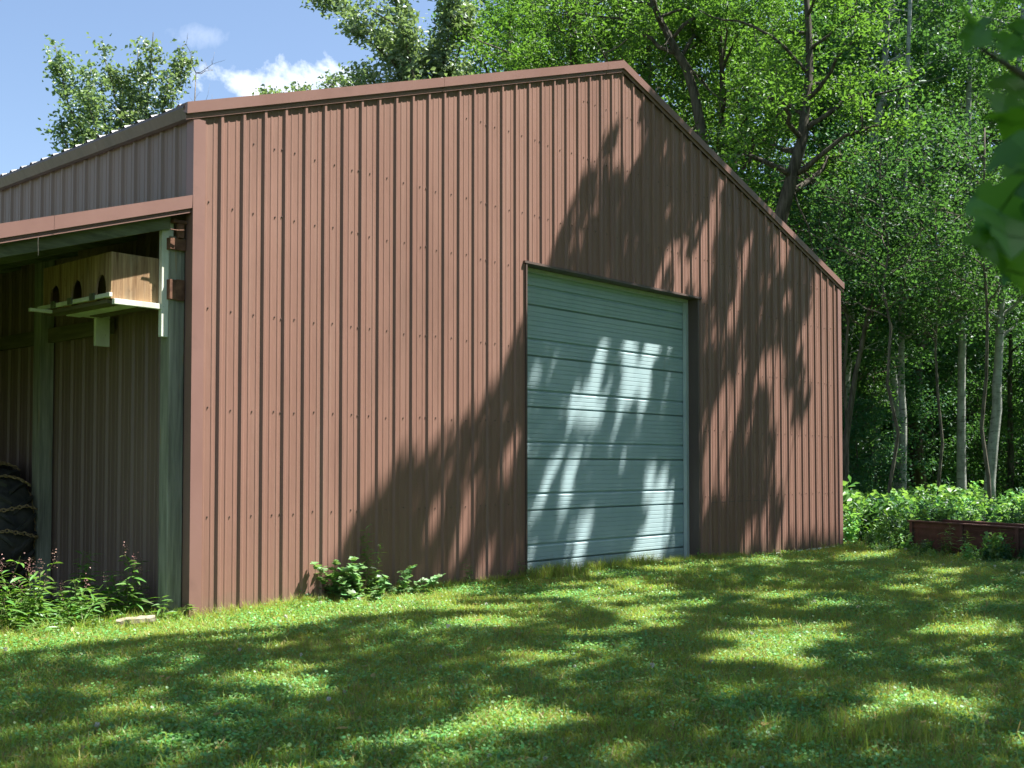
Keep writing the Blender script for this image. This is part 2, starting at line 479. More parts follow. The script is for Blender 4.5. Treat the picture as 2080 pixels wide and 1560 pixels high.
def ground():
    xs = np.concatenate([[-900, -300, -120, -60, -30, -18], np.arange(-12, 34.01, 0.4), [38, 45, 60, 90, 150, 300, 900]])
    ys = np.concatenate([[-900, -300, -120, -60, -30, -20], np.arange(-14, 26.01, 0.4), [30, 40, 60, 90, 150, 300, 900]])
    X, Y = np.meshgrid(xs, ys)
    V = np.stack([X.ravel(), Y.ravel(), gz(X.ravel(), Y.ravel())], 1)
    nx, ny = len(xs), len(ys)
    i, j = np.meshgrid(np.arange(nx - 1), np.arange(ny - 1))
    a = (j * nx + i).ravel()
    F = np.stack([a, a + 1, a + 1 + nx, a + nx], 1)
    o = new_obj('ground', np_mesh('ground', V, F, M['ground'], True))
    tag(o, kind='structure')


ground()

# ------------------------------------------------------------------ the barn
RIB = 0.2286
XL, XR, XP = -0.265, 12.105, 5.92
BL = 14.63                       # depth of the barn
DX0, DX1, DZ = 4.05, 7.71, 3.70  # door opening


def wall_top(x):
    return 6.40 - 0.331 * abs(x - XP)


barn = thing('pole_barn', 'large brown ribbed metal pole barn with a white overhead door and side lean-to', 'barn', (XP, 0, 0), world_built=True)


def rib_profile(s0, s1, first, right_lap=True):
    """(s, h) points of ribbed sheet between s0 and s1, ribs at first + k*RIB; the joint lip stands proud at the right end"""
    pts = [(s0, 0.0)]
    k = math.floor((s0 - first) / RIB) - 1
    while True:
        c = first + k * RIB
        if c - 0.03 > s1:
            break
        for (ds, h) in ((-0.030, 0), (-0.0125, 0.020), (0.0125, 0.020), (0.030, 0),
                        (0.062, 0), (0.067, 0.0035), (0.081, 0.0035), (0.086, 0), (0.143, 0), (0.148, 0.0035), (0.162, 0.0035), (0.167, 0)):
            s = c + ds
            if s0 + 1e-4 < s < s1 - 1e-4:
                pts.append((s, h))
        k += 1
    if right_lap:
        pts += [(s1 - 0.004, 0.0), (s1 - 0.004, 0.0022), (s1, 0.0022), (s1, 0.0)]
    else:
        pts.append((s1, 0.0))
    return pts


def sheet(name, mat, prof, place, zb, zt, parent, cuts=(), zs=None):
    """ribbed sheet standing from zb(s) to zt(s)"""
    mb = MB()
    pts = list(prof)
    for c in cuts:
        for i in range(len(pts) - 1):
            if pts[i][0] < c - 1e-4 and pts[i + 1][0] > c + 1e-4:
                t = (c - pts[i][0]) / (pts[i + 1][0] - pts[i][0])
                pts.insert(i + 1, (c, pts[i][1] + t * (pts[i + 1][1] - pts[i][1])))
                break
    for (a, ha), (b, hb) in zip(pts[:-1], pts[1:]):
        m = (a + b) / 2
        mb.add([place(a, ha, zb(m)), place(b, hb, zb(m)), place(b, hb, zt(b)), place(a, ha, zt(a))], [(0, 1, 2, 3)])
    return mb.build(name, mat, parent)


front = lambda s, h, z: (s, -h, z)
BASE = 0.02
bounds = [XL] + [RIB * (3 + 4 * k) + 0.031 for k in range(13)] + [XR]
for a, b in zip(bounds[:-1], bounds[1:]):
    cuts = [XP] if a < XP < b else []
    for dx in (DX0, DX1):
        if a < dx < b:
            cuts.append(dx)
    if a >= DX0 and b <= DX1:
        zb = lambda m: DZ
    else:
        zb = lambda m: DZ if DX0 < m < DX1 else BASE
    sheet('wall_panel', M['brown'], rib_profile(a, b, 0.0, b != XR), front, zb, wall_top, barn, cuts)
# patch sheet let in at the foot of the wall right of the door
pa, pb = RIB * 35 + 0.031 + 0.02, RIB * 35 + 0.031 + 1.62
sheet('wall_patch', M['brown'], [(s, h + 0.003) for s, h in rib_profile(pa, pb, 0.0, False)], front, lambda m: BASE, lambda s: 0.87, barn)
mb = MB(); mb.box(pa, pb, -0.0075, -0.0035, 0.866, 0.874); mb.build('patch_edge', M['jamb'], barn)

# other walls
left = lambda s, h, z: (XL - h, s, z)
sb = [0.02] + [0.287 + RIB * (3 + 4 * k) + 0.031 for k in range(15)] + [BL]
sb = [q for q in sb if q <= BL]
for a, b in zip(sb[:-1], sb[1:]):
    sheet('side_wall_panel', M['brown_side'], rib_profile(a, b, 0.287, b != BL), left, lambda m: BASE, lambda s: 4.36, barn)
right = lambda s, h, z: (XR + h, s, z)
for a, b in zip(sb[:-1], sb[1:]):
    sheet('side_wall_panel', M['brown_side'], rib_profile(a, b, 0.287, b != BL), right, lambda m: BASE, lambda s: 4.36, barn)
back = lambda s, h, z: (s, BL + h, z)
for a, b in zip(bounds[:-1], bounds[1:]):
    sheet('wall_panel', M['brown'], rib_profile(a, b, 0.0, b != XR), back, lambda m: BASE, wall_top, barn, [XP] if a < XP < b else [])

# roof
ROOF = lambda x: 6.533 - 0.331 * abs(x - XP)
ry = [-0.03 + 0.9144 * k for k in range(17)]
for (xe, xr) in ((-0.372, XP), (12.212, XP)):
    for a, b in zip(ry[:-1], ry[1:]):
        mb = MB()
        pr = rib_profile(a, b, -0.03 + 0.1143, True)
        for (s, h), (s2, h2) in zip(pr[:-1], pr[1:]):
            mb.add([(xe, s, ROOF(xe) + h), (xe, s2, ROOF(xe) + h2), (xr, s2, ROOF(xr) + h2), (xr, s, ROOF(xr) + h)], [(0, 1, 2, 3)])
        mb.build('roof_panel', M['roof'], barn)
mb = MB()
for sgn in (-1, 1):
    x1 = XP + sgn * 0.2
    mb.add([(XP, -0.03, ROOF(XP) + 0.035), (XP, 14.66, ROOF(XP) + 0.035), (x1, 14.66, ROOF(x1) + 0.03), (x1, -0.03, ROOF(x1) + 0.03)], [(0, 1, 2, 3)])
mb.build('ridge_cap', M['roof'], barn)

# rake trim, in lapped lengths
TRIM = [(0.12, 0.004), (-0.050, 0.004), (-0.046, -0.094), (-0.024, -0.098), (-0.024, -0.108), (-0.029, -0.111), (-0.027, -0.143), (-0.0225, -0.143), (-0.0225, -0.10), (-0.04, -0.09), (0.12, -0.02)]


def rake(xa, xb, grow=0.0):
    mb = MB()
    top = lambda x: 6.543 - 0.331 * abs(x - XP)
    A = [(xa, y - grow * (y < 0), top(xa) + dz) for y, dz in TRIM]
    B = [(xb, y - grow * (y < 0), top(xb) + dz) for y, dz in TRIM]
    mb.extrude(None, A, B)
    mb.build('rake_trim', M['brown_trim'], barn)


rake(-0.367, 2.74); rake(2.70, 5.62, 0.0015); rake(5.58, XP, 0.003)
rake(XP, 6.62, 0.003); rake(6.58, 9.6, 0.0015); rake(9.56, 12.216)
# gutter and soffit trim along the left eave
G = [(XL, 4.355), (-0.300, 4.335), (-0.335, 4.345), (-0.352, 4.375), (-0.378, 4.425), (-0.372, 4.447), (-0.362, 4.43), (-0.34, 4.38), (-0.30, 4.36), (XL, 4.375)]
mb = MB(); mb.extrude(None, [(x, -0.0, z) for x, z in G], [(x, BL, z) for x, z in G]); mb.build('gutter', M['gutter'], barn)
G2 = [(2 * XP - x, z) for x, z in G]
mb = MB(); mb.extrude(None, [(x, 0.0, z) for x, z in G2], [(x, BL, z) for x, z in G2]); mb.build('gutter', M['gutter'], barn)


# corner trims
def corner(x, sgn):
    mb = MB()
    A = [(x - sgn * 0.024, -0.0225), (x + sgn * 0.092, -0.0225), (x + sgn * 0.104, -0.002), (x + sgn * 0.092, -0.0205), (x - sgn * 0.022, -0.0205), (x - sgn * 0.022, 0.085), (x - sgn * 0.002, 0.097), (x - sgn * 0.024, 0.086)]
    mb.extrude(None, [(p[0], p[1], BASE + 0.002) for p in A], [(p[0], p[1], wall_top(x) - 0.002) for p in A])
    mb.build('corner_trim', M['brown_trim'], barn)


corner(XL, 1); corner(XR, -1)
mb = MB(); mb.extrude(None, [(DX1 + 0.05, -0.026, 0.012), (DX1 + 0.05, 0.0, 0.014), (DX1 + 0.05, 0.0, 0.06), (DX1 + 0.05, -0.004, 0.06), (DX1 + 0.05, -0.022, 0.022)],
           [(XR, -0.026, 0.012), (XR, 0.0, 0.014), (XR, 0.0, 0.06), (XR, -0.004, 0.06), (XR, -0.022, 0.022)])
mb.build('base_trim', M['frame'], barn)

# screws, row on row
mb = MB()
for z in (0.10, 0.945, 1.87, 2.73, 3.65, 4.27, 5.15, 5.85):
    k = -1
    while True:
        x = RIB * k + 0.1143
        k += 1
        if x > XR - 0.05:
            break
        if x < XL + 0.03 or z > wall_top(x) - 0.25 or (DX0 - 0.05 < x < DX1 + 0.05 and z < DZ + 0.05):
            continue
        spots_ = [(x + rnd.uniform(-.008, .008), 0.0)]
        if (k - 1) % 4 == 3 and z > .5 and not (DX0 - 0.05 < RIB * k < DX1 + 0.1 and z < DZ + 0.05):
            spots_.append((RIB * (k - 1) - 0.036, 0.0))
        for sx, h in spots_:
            sz_ = z + rnd.uniform(-.012, .012)
            r1 = 0.0085
            ring = lambda r, y: [(sx + r * math.cos(q * PI / 3), y, sz_ + r * math.sin(q * PI / 3)) for q in range(6)]
            mb.extrude(None, ring(r1, 0.0), ring(r1, -0.003))
            mb.extrude(None, ring(0.0048, -0.0031), ring(0.0045, -0.009))
scr = mb.build('screw', M['screw'], barn); scr['kind'] = 'stuff'

# overhead door and its opening
mb = MB(); mb.box(DX0 - 0.004, DX0 + 0.016, -0.024, 0.20, BASE, DZ); mb.build('door_jamb', M['jamb'], barn)
mb = MB(); mb.box(DX1 - 0.016, DX1 + 0.012, -0.010, 0.20, BASE, DZ); mb.build('door_jamb', M['jamb'], barn)
mb = MB(); mb.box(DX0 - 0.03, DX1 + 0.06, -0.030, 0.21, DZ - 0.004, DZ + 0.022); mb.build('door_header', M['jamb'], barn)
mb = MB(); mb.box(DX0 + 0.016, DX1 - 0.016, 0.150, 0.205, DZ - 0.05, DZ - 0.0045); mb.build('door_stop', M['frame'], barn)
mb = MB(); mb.box(DX1 - 0.075, DX1 - 0.0165, 0.150, 0.205, BASE, DZ - 0.0505); mb.build('door_stop', M['frame'], barn)
mb = MB(); mb.box(DX0 + 0.0165, DX0 + 0.06, 0.150, 0.205, BASE, DZ - 0.0505); mb.build('door_stop', M['frame'], barn)
door = MB(); door.box(DX0 + 0.02, DX1 - 0.02, 0.262, 0.28, BASE, DZ + 0.1)
door = door.build('overhead_door', M['door'], barn)
# sections: deep grooves at these heights, finer lines between them
SEC = 0.600
z0s = [0.04 - 0.39 + 0.25]
grooves = [0.25, 0.455]
zsec = [0.045, 0.25, 0.85, 1.455, 2.065, 2.67, 3.27, 3.72]
for a, b in zip(zsec[:-1], zsec[1:]):
    pf = []

    def groove(z, dep, hh):
        pf.extend([(z - hh, 0.0), (z - hh * 0.15, dep), (z + hh * 0.3, dep), (z + hh * 0.55, 0.0)])
    pf.append((a + 0.001, 0.030)); pf.append((a + 0.010, 0.022)); pf.append((a + 0.022, 0.0))
    if b - a > 0.5:
        fine = [0.055, 0.105, 0.155]
        deep = [0.205]
        fine2 = [0.255, 0.305, 0.365, 0.425, 0.475, 0.53]
    elif b - a > 0.3:
        fine, deep, fine2 = [0.055, 0.105, 0.155], [0.23], [0.29, 0.34, 0.39]
    else:
        fine, deep, fine2 = [0.05, 0.10, 0.15], [], []
    for q in fine: groove(a + q, 0.006, 0.0065)
    for q in deep: groove(a + q, 0.024, 0.026)
    for q in fine2: groove(a + q, 0.006, 0.0065)
    pf.append((b - 0.006, 0.0)); pf.append((b - 0.001, 0.016))
    mb = MB()
    # slight bow of the sheet along its length
    xs = np.linspace(DX0 + 0.02, DX1 - 0.02, 2)
    for (za, da), (zb_, db) in zip(pf[:-1], pf[1:]):
        mb.add([(xs[0], 0.212 + da, za), (xs[1], 0.212 + da, za), (xs[1], 0.212 + db, zb_), (xs[0], 0.212 + db, zb_)], [(0, 1, 2, 3)])
    mb.build('door_section', M['door'], door)

# ------------------------------------------------------------------ lean-to on the left wall
LT = lambda x: 3.687 + 0.3146 * (x + 0.285)
LX0 = -4.30
ly = [0.0 + 0.9144 * k for k in range(12)]
for a, b in zip(ly[:-1], ly[1:]):
    mb = MB()
    pr = rib_profile(a, b, 0.1143, True)
    for (s, h), (s2, h2) in zip(pr[:-1], pr[1:]):
        mb.add([(LX0, s, LT(LX0) - 0.025 + h), (LX0, s2, LT(LX0) - 0.025 + h2), (-0.29, s2, LT(-0.29) - 0.025 + h2), (-0.29, s, LT(-0.29) - 0.025 + h)], [(0, 1, 2, 3)])
    mb.build('lean_to_roof_panel', M['roof'], barn)
lo = lambda s, h, z: (LX0 - h, s, z)  # unseen outer and back walls, added to darken the inside of the lean-to
ob = [2.6] + [0.287 + RIB * (15 + 4 * k) + 0.031 for k in range(7)] + [10.0]
for a, b in zip(ob[:-1], ob[1:]):
    sheet('added_lean_to_shade_panel', M['brown_side'], rib_profile(a, b, 0.287, b != 10.0), lo, lambda m: BASE, lambda s: LT(LX0) - 0.03, barn)
lbk = lambda s, h, z: (s, 10.0 + h, z)
for a, b in ((LX0, -3.0), (-3.0, -1.7), (-1.7, XL - 0.03)):
    sheet('added_lean_to_shade_panel', M['brown_side'], rib_profile(a, b, -0.1, True), lbk, lambda m: BASE, lambda s: LT(s) - 0.03, barn)
LF = [(0.10, 0.002), (-0.050, 0.002), (-0.047, -0.108), (-0.022, -0.112), (-0.022, -0.130), (-0.034, -0.133), (-0.034, -0.146), (-0.018, -0.146), (-0.018, -0.10), (-0.04, -0.02), (0.10, -0.018)]
for xa, xb, gr in ((LX0, -1.46, 0.0), (-1.50, -0.292, 0.0015)):
    mb = MB()
    mb.extrude(None, [(xa, y + 0.030 - gr, LT(xa) + dz) for y, dz in LF], [(xb, y + 0.030 - gr, LT(xb) + dz) for y, dz in LF])
    mb.build('lean_to_fascia', M['brown_trim'], barn)
rafter_y = [0.078, 0.05 + 0.75, 1.9, 3.1, 4.3, 5.5, 6.7, 7.9, 9.1]
for i, y in enumerate(rafter_y):
    mb = MB()
    d0, d1 = (-0.10, -0.250) if i == 0 else (-0.13, -0.27)
    th = 0.042
    xa, xb = LX0 + 0.05, -0.44 if i == 0 else -0.33
    mb.hexa([(xa, y, LT(xa) + d1), (xb, y, LT(xb) + d1), (xb, y + th, LT(xb) + d1), (xa, y + th, LT(xa) + d1),
             (xa, y, LT(xa) + d0), (xb, y, LT(xb) + d0), (xb, y + th, LT(xb) + d0), (xa, y + th, LT(xa) + d0)])
    mb.build('header_beam' if i == 0 else 'rafter', M['weathered_x'], barn, bevel=0.004)
for x in (-0.62, -1.25, -1.9, -2.55, -3.2, -3.85):
    mb = MB(); mb.box(x - 0.045, x + 0.045, 0.10, 9.9, LT(x) - 0.095, LT(x) - 0.052); mb.build('purlin', M['weathered_y'], barn)
for (x, y) in ((-0.352, 0.178), (-4.1, 0.12), (-4.1, 3.1), (-4.1, 6.7), (-0.352, 2.53), (-0.352, 5.2)):
    mb = MB()
    zt = (LT(x) - 0.33) if (x > -1 and y < 1) else LT(x) - 0.12
    n = 9
    for i in range(n - 1):
        za, zb_ = -0.1 + (zt + 0.1) * i / (n - 1), -0.1 + (zt + 0.1) * (i + 1) / (n - 1)
    mb.box(x - 0.072, x + 0.072, y - 0.07, y + 0.07, -0.1, zt)
    mb.build('post', M['weathered_z'], barn, bevel=0.007)
# knee board between post and rafter far down the wall, and a ledger under the box
mb = MB(); mb.box(-0.345, -0.300, 1.25, 4.4, 2.60, 2.74); mb.build('ledger_board', M['weathered_y'], barn)
# rusty saddle that ties the beam to the post
mb = MB()
mb.box(-0.445, -0.292, 0.072, 0.099, 3.215, 3.315); mb.box(-0.445, -0.430, 0.0995, 0.24, 3.215, 3.315)
mb.box(-0.380, -0.320, 0.055, 0.09, 3.318, 3.44); mb.box(-0.427, -0.300, 0.05, 0.10, 3.441, 3.47)
mb.tube([(-0.47, 0.03, 3.37), (-0.40, 0.028, 3.372), (-0.345, 0.02, 3.38)], [0.006] * 3, 6)
mb.build('post_bracket', M['rust'], barn, bevel=0.003)
mb = MB(); mb.box(-0.372, -0.296, 0.080, 0.104, 2.785, 2.965); mb.box(-0.44, -0.3725, 0.082, 0.14, 2.79, 2.96); mb.build('post_block', M['rust'], barn, bevel=0.003)
# loose wire hanging from the fascia
mb = MB(); mb.tube([(-1.63, -0.028, LT(-1.63) - 0.145), (-1.632, -0.03, LT(-1.63) - 0.20), (-1.628, -0.028, LT(-1.63) - 0.285)], [0.0018] * 3, 5); mb.build('wire', M['twig'], barn)

# ------------------------------------------------------------------ nest box on its bracket
BX0, BX1, BY0, BY1, BZ0, BZ1 = -0.918, -0.433, 0.180, 1.370, 2.752, 3.137
nest = thing('nest_box', 'weathered plywood nest box with three arched holes hung under the lean-to roof', 'nest box', (BX1, BY0, 2.47), world_built=True)
TH = 0.016
mb = MB(); mb.box(BX0 + TH + 0.001, BX1, BY0, BY0 + TH, BZ0, BZ1); o = mb.build('end_panel', M['ply'], nest, bevel=0.0015)
mb = MB(); mb.box(BX0 + TH + 0.001, BX1, BY1 - TH, BY1, BZ0, BZ1); mb.build('end_panel', M['ply'], nest)
mb = MB(); mb.box(BX1 - TH, BX1 - 0.001, BY0 + TH + 0.001, BY1 - TH - 0.001, BZ0, BZ1 - 0.002); mb.build('back_panel', M['ply'], nest)
mb = MB(); mb.box(BX0 + 0.03, BX1 - 0.03, BY0 + 0.03, BY1 - 0.03, BZ0 - 0.002, BZ0 + 0.012); mb.build('floor', M['ply'], nest)
mb = MB(); mb.box(BX0 + 0.018, BX1 - 0.018, BY0 + 0.018, BY1 - 0.018, BZ1 - 0.017, BZ1 - 0.003); mb.build('lid', M['ply'], nest)
# the long face with its three arched openings
holes = [(0.345, 0.080, 0.205), (0.760, 0.088, 0.205), (1.155, 0.088, 0.205)]
mb = MB()
outer = [(BY0, BZ0), (BY1, BZ0), (BY1, BZ1), (BY0, BZ1)]
cols = [BY0]
for c, w, h in holes:
    cols += [c - w, c + w]
cols.append(BY1)
ring_all = []
for i in range(0, len(cols) - 1):
    a, b = cols[i], cols[i + 1]
    if i % 2 == 0:
        mb.box(BX0, BX0 + TH, a, b, BZ0, BZ1)
    else:
        c, w, h = holes[i // 2]
        n = 12
        arc = [(c - w * math.cos(PI * q / n), BZ0 + 0.008 + h * 0.45 + h * 0.55 * math.sin(PI * q / n)) for q in range(n + 1)]
        for (ya, za), (yb_, zb_) in zip(arc[:-1], arc[1:]):
            mb.hexa([(BX0, ya, za), (BX0 + TH, ya, za), (BX0 + TH, yb_, zb_), (BX0, yb_, zb_), (BX0, ya, BZ1), (BX0 + TH, ya, BZ1), (BX0 + TH, yb_, BZ1), (BX0, yb_, BZ1)])
mb.build('front_panel', M['ply'], nest)
# brackets, perch rail, shelf boards
W = M['white_wood']
mb = MB(); mb.box(-0.488, -0.379, 0.128, 0.176, 2.470, LT(-0.43) - 0.19); mb.build('hanger_board', W, nest, bevel=0.003)
mb = MB(); mb.box(-0.520, -0.385, 1.175, 1.215, 2.465, 2.715); mb.build('hanger_board', W, nest, bevel=0.003)
mb = MB(); mb.box(-0.912, -0.490, 0.135, 0.176, 2.702, 2.748); mb.build('shelf_arm', W, nest, bevel=0.003)
mb = MB(); mb.box(-1.125, -0.385, 1.17, 1.21, 2.718, 2.745); mb.build('shelf_arm', W, nest, bevel=0.003)
mb = MB(); mb.box(-0.950, -0.921, 0.150, 1.42, 2.760, 2.795); mb.build('perch_rail', W, nest, bevel=0.003)
for i, (xa, xb, y1) in enumerate(((-1.10, -1.00, 1.36), (-0.93, -0.80, 1.33), (-0.77, -0.64, 1.24), (-0.61, -0.50, 1.12))):
    if i == 0:
        continue
    mb = MB(); mb.box(xa, xb, 0.20 + 0.03 * i, y1, 2.7465 - 0.001 * i - 0.03, 2.7465 - 0.001 * i); mb.build('shelf_board', M['weathered_y'] if i % 2 else W, nest, bevel=0.002)
for y in (0.42, 0.80, 1.10):
    mb = MB(); mb.box(-0.965, -0.951, y - 0.035, y + 0.035, 2.755, 2.81); mb.build('perch_clip', M['weathered_x'], nest)

# ------------------------------------------------------------------ chained tractor wheel under the lean-to
TYR, TYW = 0.68, 0.50
wheel = thing('tractor_wheel', 'big black tractor tyre wrapped in rusty chains parked under the lean-to', 'tyre', (-0.45 - TYW / 2, 3.02, 0.07), world_built=False)


def lathe(mb, prof, n=48, centre=(0, 0, TYR)):
    """prof (x, r) about the X axis"""
    vs, fs = [], []
    m = len(prof)
    for i in range(n):
        a = 2 * PI * i / n
        for x, r in prof:
            vs.append((x, centre[1] + r * math.cos(a), centre[2] + r * math.sin(a)))
    for i in range(n):
        for j in range(m - 1):
            fs.append((i * m + j, i * m + j + 1, ((i + 1) % n) * m + j + 1, ((i + 1) % n) * m + j))
    mb.add(vs, fs)


h = TYW / 2
crown_r = lambda x: 0.635 - 0.075 * abs(x / h) ** 2.6
prof = [(-h * 0.80, 0.36), (-h * 0.98, 0.42), (-h * 1.0, 0.50)] + [(h * t, crown_r(h * t)) for t in np.linspace(-0.97, 0.97, 11)] + [(h * 1.0, 0.50), (h * 0.98, 0.42), (h * 0.80, 0.36)]
mb = MB(); lathe(mb, prof, 56); mb.build('tyre', M['rubber'], wheel, smooth=True)
mb = MB(); lathe(mb, [(-h * 0.80, 0.362), (-h * 0.72, 0.33), (-h * 0.2, 0.31), (-h * 0.1, 0.15), (-h * 0.1, 0.0)], 40); lathe(mb, [(h * 0.80, 0.362), (h * 0.72, 0.33), (h * 0.3, 0.31), (h * 0.2, 0.15), (h * 0.2, 0.0)], 40)
mb.build('rim', M['rim'], wheel, smooth=True)
nl = 20
for sgn in (-1, 1):
    for i in range(nl):
        a0 = 2 * PI * (i + (0.5 if sgn > 0 else 0)) / nl
        mb = MB()
        P = []
        for t in np.linspace(0.02, 1.0, 6):
            x = sgn * h * t
            P.append((x, a0 + 0.30 * (1 - t) - 0.1, crown_r(x)))
        va, fa = [], []
        for (x, a, r) in P:
            for da, rr in ((-0.042, -0.01), (-0.030, 0.045), (0.030, 0.045), (0.042, -0.01)):
                va.append((x, (r + rr) * math.cos(a + da), TYR + (r + rr) * math.sin(a + da)))
        for k in range(len(P) - 1):
            for q in range(3):
                fa.append((k * 4 + q, k * 4 + q + 1, (k + 1) * 4 + q + 1, (k + 1) * 4 + q))
        fa += [(0, 1, 2, 3), tuple(len(va) - 4 + q for q in (3, 2, 1, 0))]
        mb.add(va, fa)
        mb.build('tread_lug', M['rubber'], wheel)


def chain_links(mb, pts, link=0.055, wire=0.0075):
    """oval links along a polyline, turned alternately"""
    pts = np.array(pts)
    seg = np.linalg.norm(np.diff(pts, axis=0), axis=1)
    cum = np.concatenate([[0], np.cumsum(seg)])
    nlk = int(cum[-1] / (link * 0.72))
    for k in range(nlk):
        s = (k + 0.5) * cum[-1] / nlk
        p = np.array([np.interp(s, cum, pts[:, i]) for i in range(3)])
        q = np.array([np.interp(min(s + 0.01, cum[-1]), cum, pts[:, i]) for i in range(3)]) - np.array([np.interp(max(s - 0.01, 0), cum, pts[:, i]) for i in range(3)])
        t = q / (np.linalg.norm(q) + 1e-9)
        rad = p - np.array([p[0], 0, TYR]); rad /= np.linalg.norm(rad) + 1e-9
        w = np.cross(t, rad)
        if k % 2:
            w = rad * 0.85 + w * 0.5; w /= np.linalg.norm(w)
        ring = [p + t * (link * 0.5 - 0.011) * math.copysign(min(1, abs(math.cos(a)) * 1.5), math.cos(a)) + w * 0.016 * math.sin(a) for a in np.linspace(0, 2 * PI, 9)]
        v, f = tube_arrays(np.array(ring), np.full(9, wire), 5, False)
        mb.add(v, f)


for i in range(15):
    a0 = PI + 0.5 - i * 0.42 + rnd.uniform(-.06, .06)
    pts = []
    for t in np.linspace(-1, 1, 13):
        x = h * t * 1.02
        sag = 0.10 * (1 - t * t) * math.cos(a0) * rnd.uniform(0.3, 0.7)
        a = a0 + sag + 0.05 * t * (1 if i % 2 else -1)
        r = crown_r(np.clip(x, -h, h)) + 0.062
        pts.append((x, r * math.cos(a), TYR + r * math.sin(a)))
    mb = MB(); chain_links(mb, pts); mb.build('cross_chain', M['chain'], wheel, smooth=True)
for sgn in (-1, 1):
    pts = [(sgn * h * 1.05, 0.53 * math.cos(a), TYR + 0.53 * math.sin(a)) for a in np.linspace(0, 2 * PI, 60)]
    mb = MB(); chain_links(mb, pts); mb.build('side_chain', M['chain'], wheel, smooth=True)

# ------------------------------------------------------------------ rusty steel trough at the edge of the woods
ta, tb = np.array([12.15, -1.16]), np.array([11.09, -3.22])
tdir = (tb - ta) / np.linalg.norm(tb - ta)
trough = thing('steel_trough', 'low rusty red steel trough half hidden in weeds right of the barn', 'trough', (ta[0], ta[1], 0.0), math.atan2(tdir[1], tdir[0]))
TL = 4.6
mb = MB(); mb.box(0, TL, -0.012, 0.0, 0.02, 0.49); mb.build('side_panel', M['rust_red'], trough)
mb = MB(); mb.box(0, TL, 0.62, 0.632, 0.02, 0.49); mb.build('side_panel', M['rust_red'], trough)
mb = MB(); mb.box(-0.012, -0.001, -0.010, 0.63, 0.02, 0.48); mb.build('end_panel', M['rust_red'], trough)
mb = MB(); mb.box(0.001, TL - 0.001, 0.002, 0.618, 0.03, 0.045); mb.build('floor', M['rust_red'], trough)
for y in (-0.055, 0.612):
    mb = MB(); mb.box(-0.02, TL, y, y + 0.075, 0.4905, 0.515); mb.build('rim_flange', M['rust_red'], trough, bevel=0.004)
mb = MB(); mb.box(-0.002, TL, -0.030, -0.0125, 0.40, 0.425); mb.build('stiffener', M['rust_red'], trough)
for x in (0.03, 1.12, 2.2, 3.3, 4.4):
    mb = MB(); mb.box(x, x + 0.06, -0.05, -0.031, 0.03, 0.488); mb.build('stiffener', M['rust_red'], trough)

# ------------------------------------------------------------------ trees
def wander(p0, p1, n, amp, g):
    t = np.linspace(0, 1, n)[:, None]
    P = p0 + (p1 - p0) * t
    off = np.cumsum(g.normal(size=(n, 3)) * amp, axis=0)
    off -= off[0] + (off[-1] - off[0]) * t
    return P + off


class Wood:
    def __init__(self):
        self.mb = MB()

    def limb(self, P, r0, r1, n=6):
        P = np.array(P)
        R = r0 + (r1 - r0) * np.linspace(0, 1, len(P)) ** 0.85
        v, f = tube_arrays(P, R, n)
        self.mb.add(v, f)


def crown_tree(seed, trunk_path, r0, r1, limbs, twigs, per, spread, clump, leaf_n, droop=0.0):
    """skeleton of a tree: trunk_path (k,3); limbs: list of (t on trunk, end point). Returns the wood and the leaf points."""
    g = np.random.default_rng(seed)
    w = Wood()
    tp = np.array(trunk_path, float)
    w.limb(tp, r0, r1, 9)
    cum = np.linspace(0, 1, len(tp))
    pts = []
    for (t, end) in limbs:
        st = np.array([np.interp(t, cum, tp[:, i]) for i in range(3)])
        end = np.array(end, float)
        ln = np.linalg.norm(end - st)
        mid = (st + end) / 2 + np.array([0, 0, 0.12 * ln])
        a = wander(st, mid, 5, 0.025 * ln, g); b = wander(mid, end, 5, 0.025 * ln, g)
        P = np.concatenate([a, b[1:]])
        rr = (r0 + (r1 - r0) * t) * 0.55
        w.limb(P, rr, 0.012, 6)
        for k in range(twigs):
            s = g.uniform(0.25, 1.0)
            q = P[min(len(P) - 1, int(s * (len(P) - 1)))]
            d = unit(g.normal(size=3) + np.array([0, 0, 0.25 - droop]) + unit(end - st) * 0.6)
            tl = spread * g.uniform(0.5, 1.2)
            e = q + d * tl
            TP = wander(q, e, 4, 0.05 * tl, g)
            w.limb(TP, max(0.010, rr * 0.22), 0.005, 4)
            for c in range(per):
                f = g.uniform(0.35, 1.1)
                cc = q + (e - q) * f + g.normal(size=3) * clump * 0.5
                pts.append(cc + g.normal(size=(leaf_n, 3)) * clump * np.array([1, 1, 0.6]))
    return w, np.concatenate(pts)


def ellipsoid_limbs(g, n, base, top, rx, ry, lean=(0, 0), low=0.0):
    """ends of limbs spread over a rounded crown, for a trunk that runs 0..1 from the ground to `top`"""
    out = []
    for i in range(n):
        u = (i + g.uniform(0, 1)) / n
        z = base + (top - base) * (low + (1 - low) * u)
        prof = math.sin(min(1, max(0.12, (z - base) / (top - base) * 0.92 + 0.08)) * PI) ** 0.6
        a = i * 2.4 + g.uniform(-.5, .5)
        rr = prof * g.uniform(0.65, 1.05)
        out.append((max(0.05, min(0.97, (z - (top - base) * 0.16) / top)), (lean[0] + rx * rr * math.cos(a), lean[1] + ry * rr * math.sin(a), z)))
    return out


def put_tree(name, label, group, loc, wood_me, crown_me, rz=0.0, s=1.0, cat='tree', trunk_name='trunk'):
    t = thing(name, label, cat, loc, rz, group)
    t.scale = (s, s, s)
    new_obj(trunk_name, wood_me, t, (0, 0, 0))
    if crown_me is not None:
        new_obj('crown', crown_me, t, (0, 0, 0))
    return t


